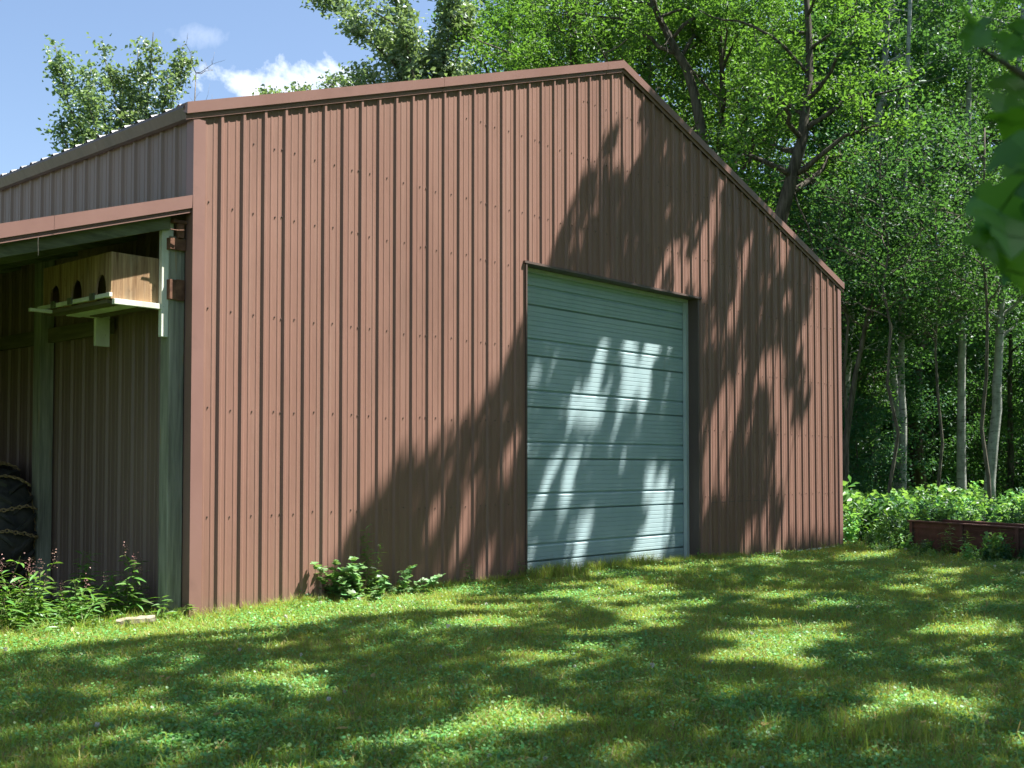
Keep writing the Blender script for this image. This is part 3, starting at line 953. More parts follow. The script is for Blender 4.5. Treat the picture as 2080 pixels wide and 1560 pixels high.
def ground_at(px, depth):
    p = at(px, 948, depth)
    return np.array([p[0], p[1], float(gz(p[0], p[1]))])


FG = 'trees of the wood behind the barn'


# --- generic crowns, shared by several trees
def generic(seed, H, base, rx, mat, bark, size, limbs=18, twigs=8, per=5, leaf_n=26, r0=0.2, droop=0.0, lean=(0, 0), clump=0.22, spread=1.3, aspect=0.5):
    g = np.random.default_rng(seed)
    tp = wander(np.zeros(3) - np.array([0, 0, 0.2]), np.array([lean[0], lean[1], H]), 9, 0.10, g)
    w, P = crown_tree(seed, tp, r0, 0.02, ellipsoid_limbs(g, limbs, base, H, rx, rx, lean), twigs, per, spread, clump, leaf_n, droop)
    return w.mb.mesh('trunk', M[bark], True), leaf_mesh('crown', P, size, M[mat], np.random.default_rng(seed + 1), aspect=aspect)


ASH1 = generic(101, 15, 5.2, 4.6, 'ash', 'bark_mid', 0.125, 24, 9, 5, 28, 0.24, aspect=0.42)
ASH2 = generic(102, 17, 6.2, 4.2, 'ash', 'bark', 0.125, 24, 9, 5, 28, 0.26, aspect=0.42)
MAP1 = generic(103, 16, 5.8, 4.4, 'maple', 'bark', 0.125, 24, 9, 5, 26, 0.22, aspect=0.75)
ASP1 = generic(104, 17, 7.0, 3.2, 'maple', 'bark_pale', 0.10, 20, 9, 5, 28, 0.17, aspect=0.8)
SAP1 = generic(105, 6.5, 0.7, 2.3, 'dark_leaf', 'bark_mid', 0.115, 20, 7, 4, 24, 0.055, aspect=0.6, spread=0.9)
SAP2 = generic(106, 5.0, 0.4, 2.2, 'dark_leaf', 'bark_mid', 0.12, 18, 7, 4, 24, 0.05, aspect=0.6, spread=0.9)
SAP3 = generic(107, 8.5, 1.6, 2.4, 'maple', 'bark_mid', 0.115, 20, 8, 4, 24, 0.07, aspect=0.7, spread=0.9)

SAP4 = generic(108, 9.0, 5.2, 2.3, 'dark_leaf', 'bark_mid', 0.10, 13, 6, 4, 14, 0.05, aspect=0.6, spread=1.0)
# wood right of and behind the barn: (mesh, pixel column of the trunk, depth, turn, scale, label)
for (mesh, px, dep, rz, s, name, lab) in [
    (ASH2, 1035, 36, 0.4, 1.05, 'ash_tree', 'bright green ash standing just right of the open oak behind the ridge'),
    (ASH1, 1175, 33, 1.9, 1.10, 'ash_tree', 'bright green ash rising straight behind the peak of the gable'),
    (MAP1, 1120, 42, 0.9, 1.25, 'maple_tree', 'darker maple showing between the two ashes behind the roof peak'),
    (ASH1, 1330, 34, 3.3, 1.15, 'ash_tree', 'leafy ash just right of the roof peak with dark forked limbs'),
    (ASH2, 1480, 31, 5.0, 0.98, 'ash_tree', 'yellow green ash whose foliage hangs over the right roof slope'),
    (MAP1, 1395, 41, 2.2, 1.3, 'maple_tree', 'tall maple at the top edge behind the ashes right of the peak'),
    (ASH1, 1680, 38, 4.4, 1.25, 'ash_tree', 'tall ash behind the leaning dark trunk, reaching the top edge'),
    (MAP1, 1870, 39, 0.2, 1.3, 'maple_tree', 'dark green maple standing over the left pale trunk'),
    (MAP1, 2010, 46, 3.0, 1.45, 'maple_tree', 'dense dark maple behind the two right-hand pale trunks'),
    (ASH2, 1960, 43, 1.1, 1.35, 'ash_tree', 'high pale green ash deep in the wood at the upper right'),
    (MAP1, 2230, 47, 1.6, 1.4, 'maple_tree', 'maple cut by the right edge of the picture behind the hanging branch'),
    (ASP1, 1825, 36, 2.0, 1.15, 'aspen_tree', 'tall aspen with bare grey stem showing at the upper right'),
    (ASH1, 1560, 44, 5.6, 1.3, 'ash_tree', 'distant ash filling the gap left of the leaning dark trunk'),
]:
    p = ground_at(px, dep)
    put_tree(name, lab, FG, p, mesh[0], mesh[1], rz, s)

for (mesh, px, dep, rz, s, lab) in [
    (SAP2, 1738, 31, 0.0, 0.62, 'dark sapling growing close beside the right corner of the barn'),
    (SAP3, 1690, 34, 1.0, 1.05, 'slender sapling just behind the low end of the right roof slope'),
    (SAP2, 1790, 38, 2.0, 1.0, 'low leafy sapling left of the leftmost pale trunk'),
    (SAP1, 1895, 40, 3.0, 0.95, 'sapling filling the gap between the left and middle pale trunks'),
    (SAP3, 1990, 41, 5.0, 1.0, 'sapling standing behind and between the two rightmost pale trunks'),
    (SAP2, 2095, 36, 0.7, 1.0, 'dark sapling right of the leaning pale trunk at the edge'),
    (SAP3, 1770, 43, 2.7, 1.2, 'deep-set sapling behind the barn corner among the dark stems'),
    (SAP2, 1945, 44, 3.7, 1.3, 'bushy sapling far back between the pale trunks'),
    (SAP1, 1845, 45, 4.7, 1.25, 'broad sapling far back behind the leftmost pale trunk'),
    (SAP3, 2060, 45, 5.7, 1.3, 'tall thin sapling far back at the right edge of the wood'),
    (SAP4, 1795, 26.5, 2.2, 1.0, 'loose-leaved sapling hanging over the top of the leftmost pale trunk'),
    (SAP4, 1905, 28.5, 0.9, 0.92, 'tall loose sapling whose sprays cross the middle pale trunk'),
    (SAP4, 2010, 26.5, 4.1, 1.05, 'loose sapling whose leaves hang before the leaning pale trunk'),
    (SAP4, 1712, 29, 3.4, 1.1, 'loose sapling leaning out past the low end of the roof slope'),
    (SAP3, 1600, 33, 0.3, 1.1, 'sapling whose top shows behind the middle of the right roof slope'),
]:
    p = ground_at(px, dep)
    put_tree('sapling', lab, 'saplings under the tall trees', p, mesh[0], mesh[1], rz, s, 'sapling')


# --- trees with trunks one can see
def path_px(pts, n=12, seed=0, amp=0.03):
    g = np.random.default_rng(seed)
    Q = np.array([at(*p) for p in pts])
    cum = np.linspace(0, 1, len(Q)); t = np.linspace(0, 1, n)
    P = np.stack([np.interp(t, cum, Q[:, i]) for i in range(3)], 1)
    return P + np.cumsum(g.normal(size=P.shape) * amp, 0) * np.array([1, 1, 0.0])


def trunk_tree(name, label, px_pts, r0, r1, bark, leafmat, seed, crown_from, nl, reach, leaf_n=22, size=0.13, extra=(), group=FG, twigs=6, per=4, clump=0.20, bare=(), aspect=0.6, up=0.35):
    g = np.random.default_rng(seed)
    P = path_px(px_pts, 14, seed)
    base = P[0].copy()
    P = P - base
    P[0] -= np.array([0, 0, 0.15])
    limbs = []
    for i in range(nl):
        t = crown_from + (0.98 - crown_from) * (i + g.uniform(0, 1)) / nl
        c = np.array([np.interp(t, np.linspace(0, 1, len(P)), P[:, k]) for k in range(3)])
        a = i * 2.4 + g.uniform(-.5, .5)
        R = reach * g.uniform(0.6, 1.1) * (1.15 - 0.5 * (t - crown_from) / (1 - crown_from + 1e-6))
        limbs.append((t, c + np.array([R * math.cos(a), R * math.sin(a), R * g.uniform(up * 0.3, up * 1.6)])))
    for (t, e) in extra:
        limbs.append((t, np.array(at(*e)) - base))
    w, L = crown_tree(seed, P, r0, r1, limbs, twigs, per, 1.0, clump, leaf_n)
    for (t, e) in bare:
        c = np.array([np.interp(t, np.linspace(0, 1, len(P)), P[:, k]) for k in range(3)])
        e = np.array(at(*e)) - base
        B = wander(c, e, 6, 0.07, g)
        w.limb(B, 0.03, 0.006, 5)
        for k in range(5):
            q = B[g.integers(2, 6)]
            w.limb(wander(q, q + g.normal(size=3) * 0.5, 4, 0.05, g), 0.010, 0.003, 4)
    return put_tree(name, label, group, base, w.mb.mesh('trunk', M[bark], True), leaf_mesh('crown', L, size, M[leafmat], np.random.default_rng(seed + 5), aspect=aspect))


trunk_tree('leaning_tree', 'thick dark trunk leaning right above the right roof slope', [(1520, 1030, 28), (1560, 560, 28), (1592, 440, 28), (1625, 300, 28), (1650, 120, 28.5), (1640, -120, 29)],
           0.30, 0.05, 'bark', 'ash', 301, 0.45, 16, 3.2, 24, 0.14, bare=[(0.55, (1730, 470, 27.5)), (0.57, (1700, 395, 27.5)), (0.50, (1690, 590, 28))], aspect=0.42)
trunk_tree('forked_tree', 'dark forked limbs slanting through bright leaves right of the roof peak', [(1480, 1020, 30), (1440, 400, 30), (1405, 150, 30), (1345, 40, 30), (1300, -90, 30.5)],
           0.22, 0.05, 'bark', 'ash', 302, 0.55, 11, 3.0, 24, 0.14, bare=[(0.72, (1345, 130, 29.5)), (0.6, (1500, 220, 29.5))], aspect=0.42)
trunk_tree('grey_trunk_tree', 'pale mottled trunk leaning right of the thick dark leaning one', [(1700, 1020, 33), (1722, 600, 33), (1738, 400, 33), (1775, 210, 33), (1790, 60, 33), (1800, -140, 33)],
           0.20, 0.06, 'bark_pale', 'maple', 303, 0.5, 12, 2.6, 24, 0.13, aspect=0.8, bare=[(0.6, (1840, 270, 32.5))])
trunk_tree('aspen_tree', 'dark-footed aspen, leftmost of the three pale trunks', [(1832, 1042, 31), (1833, 880, 31), (1835, 720, 31), (1838, 400, 31), (1850, -150, 31)],
           0.125, 0.05, 'bark_pale', 'maple', 304, 0.42, 13, 2.3, 24, 0.105, aspect=0.8)
trunk_tree('aspen_tree', 'straight pale aspen, middle of the three pale trunks', [(1951, 1050, 32), (1952, 850, 32), (1953, 620, 32), (1957, 300, 32), (1965, -150, 32)],
           0.145, 0.06, 'bark_pale', 'maple', 305, 0.42, 13, 2.3, 24, 0.105, aspect=0.8)
trunk_tree('aspen_tree', 'pale aspen leaning right, rightmost of the three pale trunks', [(2010, 1060, 31), (2027, 850, 31), (2042, 720, 31), (2054, 600, 31), (2085, 250, 31), (2120, -150, 31)],
           0.165, 0.06, 'bark_pale', 'maple', 306, 0.44, 13, 2.4, 24, 0.105, aspect=0.8)
trunk_tree('thin_tree', 'thin dark stem leaning right beside the barn corner', [(1706, 1030, 30), (1722, 850, 30), (1755, 680, 30), (1768, 600, 30), (1790, 420, 30)],
           0.10, 0.03, 'bark_mid', 'dark_leaf', 307, 0.5, 11, 1.9, 22, 0.13)
trunk_tree('thin_tree', 'thin upright brown stem between barn corner and leftmost pale trunk', [(1776, 1030, 36), (1777, 880, 36), (1780, 700, 36), (1786, 400, 36)],
           0.11, 0.03, 'bark_mid', 'dark_leaf', 308, 0.5, 11, 1.9, 22, 0.13)
trunk_tree('thin_tree', 'slim dark stem right of the leaning pale trunk', [(2050, 1030, 36), (2052, 880, 36), (2058, 700, 36), (2070, 350, 36)],
           0.13, 0.03, 'bark', 'dark_leaf', 309, 0.5, 11, 1.9, 22, 0.13)


# --- oaks against the sky: leaves held close to upright leaders
def leader_tree(name, label, base_px, depth, leaders, seed, bark='bark_mid', mat='oak', size=0.14, leaf_n=20, clump=0.17, r=0.09, group=None, step=0.28):
    g = np.random.default_rng(seed)
    base = ground_at(base_px, depth)
    w = Wood()
    fork = np.array([0, 0, 5.0])
    w.limb(wander(np.array([0, 0, -0.2]), fork, 6, 0.05, g), 0.22, 0.16, 8)
    pts = []
    for path in leaders:
        Q = np.array([at(x, y, depth + dd) for (x, y, dd) in path]) - base
        Q = np.concatenate([[fork], Q])
        cum = np.concatenate([[0], np.cumsum(np.linalg.norm(np.diff(Q, axis=0), axis=1))])
        n = max(8, int(cum[-1] / 0.3))
        s = np.linspace(0, cum[-1], n)
        P = np.stack([np.interp(s, cum, Q[:, i]) for i in range(3)], 1)
        P += np.cumsum(g.normal(size=P.shape) * 0.02, 0)
        w.limb(P, r, 0.012, 6)
        st = cum[1]
        for k in range(int((cum[-1] - st) / step * 2.0)):
            ss = g.uniform(st * 0.8, cum[-1])
            q = np.array([np.interp(ss, s, P[:, i]) for i in range(3)])
            ln = g.uniform(0.18, 0.62) * (1.0 - 0.45 * (ss - st) / (cum[-1] - st + 1e-6))
            d = unit(g.normal(size=3) + np.array([0, 0, 0.9]))
            e = q + d * ln
            w.limb(wander(q, e, 3, 0.03, g), 0.014, 0.005, 4)
            for f in (0.55, 1.0):
                pts.append(q + (e - q) * f + g.normal(size=(leaf_n, 3)) * clump * np.array([1, 1, 0.8]))
    L = np.concatenate(pts)
    return put_tree(name, label, group, base, w.mb.mesh('trunk', M[bark], True), leaf_mesh('crown', L, size, M[mat], np.random.default_rng(seed + 5), aspect=0.62, up=0.3))


OG = 'oaks against the sky behind the roof'
leader_tree('oak_tree', 'open oak with two leafy leaders at the far left above the lean-to eave', 165, 32,
            [[(190, 420, 0), (150, 230, 0), (118, 92, 0)], [(190, 430, 0), (178, 240, .3), (186, 130, .3)], [(180, 430, 0), (130, 290, -.4), (122, 235, -.4)], [(200, 430, 0), (205, 280, .4), (192, 180, .5)],
             [(170, 440, 0), (150, 330, .8), (140, 260, .9)], [(215, 430, 0), (195, 300, -.6), (165, 200, -.6)]], 401, group=OG)
leader_tree('oak_tree', 'bushier oak with several upright leaders left of the white cloud', 290, 33,
            [[(270, 420, 0), (245, 200, 0), (218, 108, 0)], [(280, 420, 0), (285, 220, .3), (275, 95, .3)], [(285, 420, 0), (300, 220, -.3), (312, 85, -.3)], [(300, 420, 0), (340, 210, .2), (366, 112, .2)],
             [(265, 430, 0), (262, 260, .5), (238, 160, .6)], [(290, 430, 0), (320, 260, -.6), (345, 165, -.6)], [(280, 430, 0), (292, 260, .8), (262, 170, .9)], [(270, 430, 0), (250, 280, -.7), (225, 230, -.8)]], 402, group=OG)
leader_tree('oak_tree', 'small oak top peeping over the ridge in front of the cloud', 600, 36,
            [[(600, 330, 0), (598, 215, 0), (592, 155, 0)], [(605, 330, 0), (625, 215, .3), (640, 172, .3)], [(600, 330, 0), (570, 225, -.2), (575, 180, -.3)], [(610, 330, 0), (660, 225, .2), (676, 158, .3)], [(620, 330, 0), (690, 230, .2), (705, 172, .2)],
             [(590, 330, 0), (545, 235, .2), (540, 190, .2)]], 403, group=OG, step=0.34)
leader_tree('oak_tree', 'large open oak with spreading limbs right of the cloud at the top edge', 872, 30,
            [[(872, 440, 0), (880, 200, 0), (905, 40, 0), (915, -90, 0)], [(870, 440, 0), (845, 180, .2), (780, 90, .4), (700, 20, .5), (645, 8, .5)], [(868, 440, 0), (840, 250, 0), (790, 130, -.4), (740, 90, -.6), (690, 60, -.7)],
             [(866, 440, 0), (830, 260, -.4), (770, 170, -.7), (735, 130, -.8)], [(872, 440, 0), (850, 330, .4), (800, 235, .5), (745, 145, .5)], [(872, 440, 0), (870, 160, .6), (830, 60, .9), (790, -40, 1)],
             [(876, 440, 0), (905, 220, .4), (945, 110, .6), (960, 20, .7)], [(870, 440, 0), (855, 200, -.6), (810, 60, -.9), (745, 20, -1)], [(874, 440, 0), (900, 260, -.5), (930, 180, -.7), (960, 120, -.8)],
             [(868, 440, 0), (830, 270, .6), (800, 200, .8), (770, 185, .9)], [(868, 440, 0), (820, 280, .2), (770, 230, .3), (735, 190, .4)], [(872, 440, 0), (870, 280, .8), (890, 180, 1), (880, 100, 1.1)]], 404, bark='bark', group=OG, step=0.20, r=0.11, leaf_n=22)

# a dead top with bare twigs beside them
g = np.random.default_rng(77)
base = ground_at(400, 31)
w = Wood()
top = np.array(at(398, 148, 31)) - base
tr = wander(np.array([0, 0, -0.2]), top, 12, 0.05, g)
w.limb(tr, 0.12, 0.012, 6)
for k in range(16):
    q = tr[g.integers(8, 12)]
    d = unit(np.array([g.normal(), g.normal(), abs(g.normal()) * 0.7 + 0.3])) * g.uniform(0.4, 0.9)
    b = wander(q, q + d, 5, 0.05, g)
    w.limb(b, 0.016, 0.004, 4)
    for j in range(3):
        q2 = b[g.integers(2, 5)]
        w.limb(wander(q2, q2 + g.normal(size=3) * 0.2 + np.array([0, 0, 0.1]), 3, 0.02, g), 0.006, 0.002, 4)
put_tree('dead_tree', 'bare dead treetop with thin twigs between the oaks and the cloud', None, base, w.mb.mesh('trunk', M['twig'], True), None)

# --- the far wood behind, one mass
g = np.random.default_rng(55)
pts = []
for k in range(1900):
    px = g.uniform(880, 2500)
    dep = g.uniform(46, 62)
    p = at(px, 948, dep)
    H = 15.5 + 2.5 * math.sin(px * 0.013) + 1.5 * math.sin(px * 0.041)
    if px < 1000: H *= (px - 760) / 240
    z = H * (0.45 + 0.55 * (dep - 46) / 16) * g.uniform(0, 1) ** 0.85
    pts.append(np.array([p[0], p[1], z]) + g.normal(size=(45, 3)) * np.array([1.0, 1.0, 0.7]))
fw = new_obj('far_wood', leaf_mesh('far_wood', np.concatenate(pts), 0.34, M['dark_leaf'], g, aspect=0.7))
tag(fw, 'dense far wood closing the view behind the tall trees', 'woodland', kind='stuff')

g = np.random.default_rng(56)  # unseen wood added behind the camera, blocks sky light to deepen wall shade
pts = []
for k in range(1500):
    a = math.radians(g.uniform(-118, -8))
    rr = g.uniform(25, 33)
    x, y = 4 + rr * math.cos(a), -5 + rr * math.sin(a)
    z = (14 + 3 * math.sin(a * 9)) * g.uniform(0, 1) ** 0.9
    if (x - CAM[0]) * math.cos(YAW) - (y - CAM[1]) * math.sin(YAW) < 0.62 * ((x - CAM[0]) * math.sin(YAW) + (y - CAM[1]) * math.cos(YAW)): continue
    pts.append(np.array([x, y, z]) + g.normal(size=(36, 3)) * np.array([1.1, 1.1, 0.8]))
cw = new_obj('sky_blocking_wood', leaf_mesh('sky_blocking_wood', np.concatenate(pts), 0.42, M['dark_leaf'], g, aspect=0.7))
tag(cw, 'unseen wood added behind the camera to block sky light, outside the picture', 'woodland', kind='stuff')

# ------------------------------------------------------------------ tall trees beyond the right edge that shade wall and lawn
GX, GY = SUN[0] / SUN[2], SUN[1] / SUN[2]     # shift of a sun ray for each metre of height
wall_l = np.array([(-0.3, 0.9), (0.05, 1.00), (0.22, 1.15), (0.42, 1.35), (0.49, 1.5), (0.51, 1.84), (0.61, 2.05), (0.67, 2.40), (0.8, 2.62), (1.02, 2.70), (1.33, 2.86), (1.56, 2.95), (1.8, 3.15), (2.0, 3.25), (2.08, 3.6), (2.3, 4.2)])
gaps = [  # sunlit openings: centre, radii
    (9.3, -1.10, 1.9, 0.30), (6.7, -0.55, 1.1, 0.30), (7.6, -1.15, 1.2, 0.26), (5.65, -3.65, 0.6, 0.26), (8.0, -3.3, 0.6, 0.2), (3.3, -4.95, 0.75, 0.42), (2.1, -4.15, 0.75, 0.42), (1.0, -4.45, 0.5, 0.30), (4.4, -4.6, 0.6, 0.2),
    (0.05, -4.15, 0.28, 0.22), (-1.5, -4.45, 0.5, 0.28), (-2.0, -4.75, 0.3, 0.2), (-1.4, -3.2, 0.28, 0.20), (0.2, -5.9, 0.4, 0.2), (-0.9, -5.6, 0.2, 0.15), (6.0, -5.2, 0.4, 0.2), (1.2, -2.1, 0.5, 0.25),
    (1.4, -1.2, 0.9, 0.35), (2.6, -1.2, 0.9, 0.38), (0.7, -0.8, 0.9, 0.35), (2.2, -0.45, 1.0, 0.22), (3.6, -1.9, 0.7, 0.28), (2.9, -2.6, 0.6, 0.24), (4.3, -2.9, 0.5, 0.2), (4.6, -1.3, 0.4, 0.2), (1.7, -3.2, 0.4, 0.2),
    (10.6, 1.3, 0.9, 0.75), (11.3, 0.75, 1.2, 0.38), (9.15, 0.72, 0.40, 0.20), (9.25, 0.38, 0.42, 0.16), (8.25, 0.42, 0.30, 0.14), (7.55, 0.20, 0.35, 0.10), (8.7, 0.12, 0.5, 0.10), (9.6, 1.62, 0.5, 0.2),
    (5.25, 1.50, 0.16, 0.13), (4.55, 1.62, 0.15, 0.16), (6.3, 1.35, 0.15, 0.20), (7.1, 1.22, 0.16, 0.16), (7.9, 1.28, 0.14, 0.18), (8.5, 1.42, 0.16, 0.14), (3.75, 1.9, 0.2, 0.2), (4.0, 1.62, 0.14, 0.12), (6.9, 1.6, 0.12, 0.1), (8.9, 1.12, 0.14, 0.14),
    (7.4, 0.85, 0.16, 0.14), (8.2, 0.92, 0.16, 0.14), (3.45, 1.02, 0.18, 0.12), (3.55, 0.72, 0.13, 0.14), (4.6, 0.62, 0.16, 0.20), (5.9, 0.98, 0.22, 0.14), (6.2, 0.62, 0.16, 0.15), (5.1, 0.28, 0.18, 0.13), (6.9, 0.35, 0.18, 0.16), (3.9, 0.30, 0.12, 0.10), (5.55, 0.55, 0.08, 0.14), (4.25, 0.98, 0.10, 0.10),
    (3.1, 0.50, 0.16, 0.16), (2.2, 0.26, 0.15, 0.12), (3.3, 0.18, 0.15, 0.13), (1.55, 0.16, 0.10, 0.12), (2.75, 0.30, 0.10, 0.16)]
gapA = np.array(gaps)


_r = np.random.default_rng(71)
_nk = [(_r.uniform(3.5, 22.0), _r.uniform(0, 2 * PI), _r.uniform(0, 2 * PI)) for _ in range(26)]


def fine_noise(gx, gy):
    v = np.zeros_like(gx)
    wsum = 0.0
    for f, a, ph in _nk:
        w_ = (6.0 / f) ** 0.6
        v += w_ * np.sin(f * (0.75 * gx * math.cos(a) + 1.3 * gy * math.sin(a)) + ph)
        wsum += w_ * w_ / 2
    return v / math.sqrt(wsum)


def open_sky(gx, gy, soft=0.0):
    """True where the sun reaches the place unhindered"""
    gx = np.asarray(gx, float); gy = np.asarray(gy, float)
    xl = np.interp(gy, wall_l[:, 0], wall_l[:, 1])
    lit = (gy > 0.02) & (gx < xl)
    # lit strip of lawn before the left half of the wall
    edge = np.interp(gx, [-8, -2.1, -1.2, -0.66, -0.1, 0.4, 1.2], [-0.5, -0.58, -0.68, -0.87, -1.05, -1.04, -0.6])
    lit |= (gy <= 0.02) & (gx < 1.62) & (gy > edge)
    lit |= (gy > 0.05) & (gx > 9.55 + 0.4 * np.sin(gy * 9))
    lit |= gy > 2.6
    nf = fine_noise(gx, gy)
    # thin canopy: broken light over the middle of the lawn and along the right part of the wall's foot
    zone = np.exp(-(((gx - 2.4) / 2.3) ** 2 + ((gy + 1.35) / 0.95) ** 2) * 0.8) + np.exp(-(((gx - 8.3) / 3.4) ** 2 + ((gy + 1.0) / 0.42) ** 2)) + 0.75 * np.exp(-(((gx - 2.8) / 2.4) ** 2 + ((gy + 4.5) / 0.7) ** 2)) + 0.35 * np.exp(-(((gx - 6.2) / 2.6) ** 2 + ((gy + 3.4) / 0.8) ** 2))
    lit |= (gy < 0.02) & (nf > 1.5 + 0.3 * np.clip(-gy - 3.0, 0, 1) - 1.35 * np.clip(zone, 0, 1))
    lit |= (gy > 0.02) & (gx > 4.0) & (nf > 0.72)
    for (cx, cy, rx, ry) in gaps:
        wob = 0.75 + 1.1 * nf
        lit |= (((gx - cx) / rx) ** 2 + ((gy - cy) / ry) ** 2) < wob
    return lit


def shade_trees():
    g = np.random.default_rng(9)
    trunks = [(13.6, -6.6), (8.6, -8.4), (4.2, -12.6), (15.8, -10.8), (0.4, -16.2), (9.6, -13.6)]
    labs = ['tall tree beyond the right edge whose crown shades the wall right of the door', 'tall shade tree beyond the right edge whose shade falls across the overhead door',
            'tall shade tree behind the camera whose shade darkens the near lawn', 'tall shade tree beyond the right edge, farthest from the barn',
            'tall shade tree behind the camera, farthest left of its row', 'tall shade tree outside the picture shading the right-hand lawn']
    cl = []
    n = 0
    C = []
    for _ in range(9000):
        gx, gy = g.uniform(-9, 13.5), g.uniform(-9.5, 2.5)
        z = 10.2 + 5.6 * g.uniform() ** 1.2
        C.append((gx + GX * z, gy + GY * z, z))
    C = np.array(C)
    T = np.array(trunks)
    d = np.hypot(C[:, 0][:, None] - T[:, 0], C[:, 1][:, None] - T[:, 1])
    own = d.argmin(1)
    for i, (tx, ty) in enumerate(trunks):
        base = np.array([tx, ty, float(gz(tx, ty))])
        cs = C[own == i]
        P = (cs[:, None, :] + g.normal(size=(len(cs), 14, 3)) * np.array([0.26, 0.26, 0.18])).reshape(-1, 3)
        hx, hy = P[:, 0] - GX * P[:, 2], P[:, 1] - GY * P[:, 2]
        P = P[~open_sky(hx, hy) & ~((hy < 0) & (g.uniform(size=len(P)) < 0.36)) & ~((hy >= 0) & (g.uniform(size=len(P)) < 0.10))]
        # keep clear of the picture: nothing of these crowns hangs into view
        dd = (P[:, 0] - CAM[0]) * math.sin(YAW) + (P[:, 1] - CAM[1]) * math.cos(YAW)
        P = P[(P[:, 2] > 1.37 + 0.43 * dd + 0.25)]
        w = Wood()
        tp = wander(base + np.array([0, 0, -0.2]), base + np.array([g.normal() * 0.4, g.normal() * 0.4, 14.5]), 10, 0.08, g)
        w.limb(tp, 0.27, 0.05, 9)
        if len(P) > 50:
            for k in range(26):
                e = P[g.integers(len(P))]
                s = tp[int(np.clip((e[2] - 3.0) / 14.5 * 9, 4, 9))]
                if np.linalg.norm(e - s) > 7.5: continue
                pa_ = wander(s, e, 6, 0.08, g)
                hx, hy = pa_[:, 0] - GX * pa_[:, 2], pa_[:, 1] - GY * pa_[:, 2]
                if open_sky(hx, hy).mean() > 0.35: continue
                w.limb(pa_, 0.06, 0.01, 5)
        mbw = w.mb
        mbw.v = [tuple(np.array(v) - base) for v in mbw.v]
        t = put_tree('shade_tree', labs[i], 'shade trees outside the picture', base, mbw.mesh('trunk', M['bark_mid'], True),
                     leaf_mesh('crown', P - base, 0.19, M['maple'], g, aspect=0.75, up=0.8))


shade_trees()

# ------------------------------------------------------------------ leaf shapes for plants seen close
def poly_leaf(name, outline, mat, fold=0.18, curl=0.25):
    """outline: (x across, y along) of the right half from base to tip; mirrored, folded on the midrib, curled along it"""
    ys = [p[1] for p in outline]
    mid = [(0.0, y) for _, y in outline]
    V, F = [], []
    n = len(outline)
    bend = lambda y: -curl * y * y
    for (x, y) in outline:
        V.append((0.0, y, bend(y)))
    for sgn in (1, -1):
        b = len(V)
        for (x, y) in outline:
            V.append((sgn * x, y, bend(y) + fold * abs(x)))
        for i in range(n - 1):
            q = [i, i + 1, b + i + 1, b + i]
            F.append(tuple(q if sgn > 0 else q[::-1]))
    me = bpy.data.meshes.new(name)
    me.from_pydata(V, [], F)
    me.materials.append(mat)
    me.update()
    return me


LANCE = [(0.004, 0.0), (0.045, 0.12), (0.085, 0.32), (0.080, 0.55), (0.045, 0.80), (0.002, 1.0)]
OVAL = [(0.004, 0.0), (0.16, 0.10), (0.27, 0.32), (0.26, 0.58), (0.15, 0.84), (0.002, 1.0)]
LOBED = [(0.01, 0.0), (0.30, -0.08), (0.44, 0.12), (0.26, 0.22), (0.52, 0.40), (0.48, 0.62), (0.24, 0.52), (0.27, 0.78), (0.14, 0.88), (0.002, 1.0)]
MAPLE = [(0.01, 0.0), (0.22, -0.10), (0.40, 0.02), (0.30, 0.14), (0.62, 0.28), (0.70, 0.50), (0.50, 0.46), (0.34, 0.50), (0.36, 0.72), (0.22, 0.72), (0.12, 0.86), (0.002, 1.0)]


def orient(o, base, direc, normal, size, parent):
    d = Vector(direc).normalized()
    nrm = Vector(normal)
    x = d.cross(nrm).normalized()
    z = x.cross(d)
    m = Matrix((x, d, z)).transposed().to_4x4()
    o.parent = parent
    o.matrix_local = Matrix.Translation(Vector(base)) @ m @ Matrix.Scale(size, 4)


def leafy_plant(name, label, cat, loc, leaf_me, stems, seed, leaf_len, per, stem_mat='stem', group=None, spread=0.25, flowers=None, pair=True, r=0.004, start=0.2, droop=0.15, lean=None):
    """stems: list of heights; each leaf is a part"""
    g = np.random.default_rng(seed)
    t = thing(name, label, cat, loc, 0, group)
    for h_ in stems:
        b = np.array([g.normal() * spread * 0.35, g.normal() * spread * 0.35, -0.03])
        e = b + np.array([g.normal() * spread, g.normal() * spread, h_])
        if lean is not None: e = e + np.array(lean) * h_
        P = wander(b, e, 7, 0.012, g)
        mb = MB(); mb.tube(P, np.linspace(r, r * 0.4, 7), 5); mb.build('stem', M[stem_mat], t)
        for k in range(per):
            s = start + (1 - start) * (k + g.uniform(0, .6)) / per
            q = np.array([np.interp(s, np.linspace(0, 1, 7), P[:, i]) for i in range(3)])
            a = k * 2.4 + g.uniform(-.4, .4)
            for j in range(2 if pair else 1):
                aa = a + PI * j
                d = np.array([math.cos(aa), math.sin(aa), 0.45 - droop + g.normal() * 0.25])
                o = bpy.data.objects.new('leaf', leaf_me); COL.objects.link(o)
                orient(o, q, d, (g.normal() * .3, g.normal() * .3, 1), leaf_len * g.uniform(0.6, 1.15) * (1.15 - 0.45 * s), t)
        if flowers:
            V = P[-1] + g.normal(size=(26, 3)) * np.array([0.012, 0.012, 0.04]) + np.array([0, 0, 0.03])
            new_obj('flower', leaf_mesh('flower', V, 0.012, M[flowers], g), t, (0, 0, 0))
    return t


LM_lance = poly_leaf('leaf', LANCE, M['weed'], curl=0.35)
LM_oval = poly_leaf('leaf', OVAL, M['weed'])
LM_lobed = poly_leaf('leaf', LOBED, M['bush'], curl=0.15)
LM_maple = poly_leaf('leaf', MAPLE, M['near_leaf'], curl=0.18)


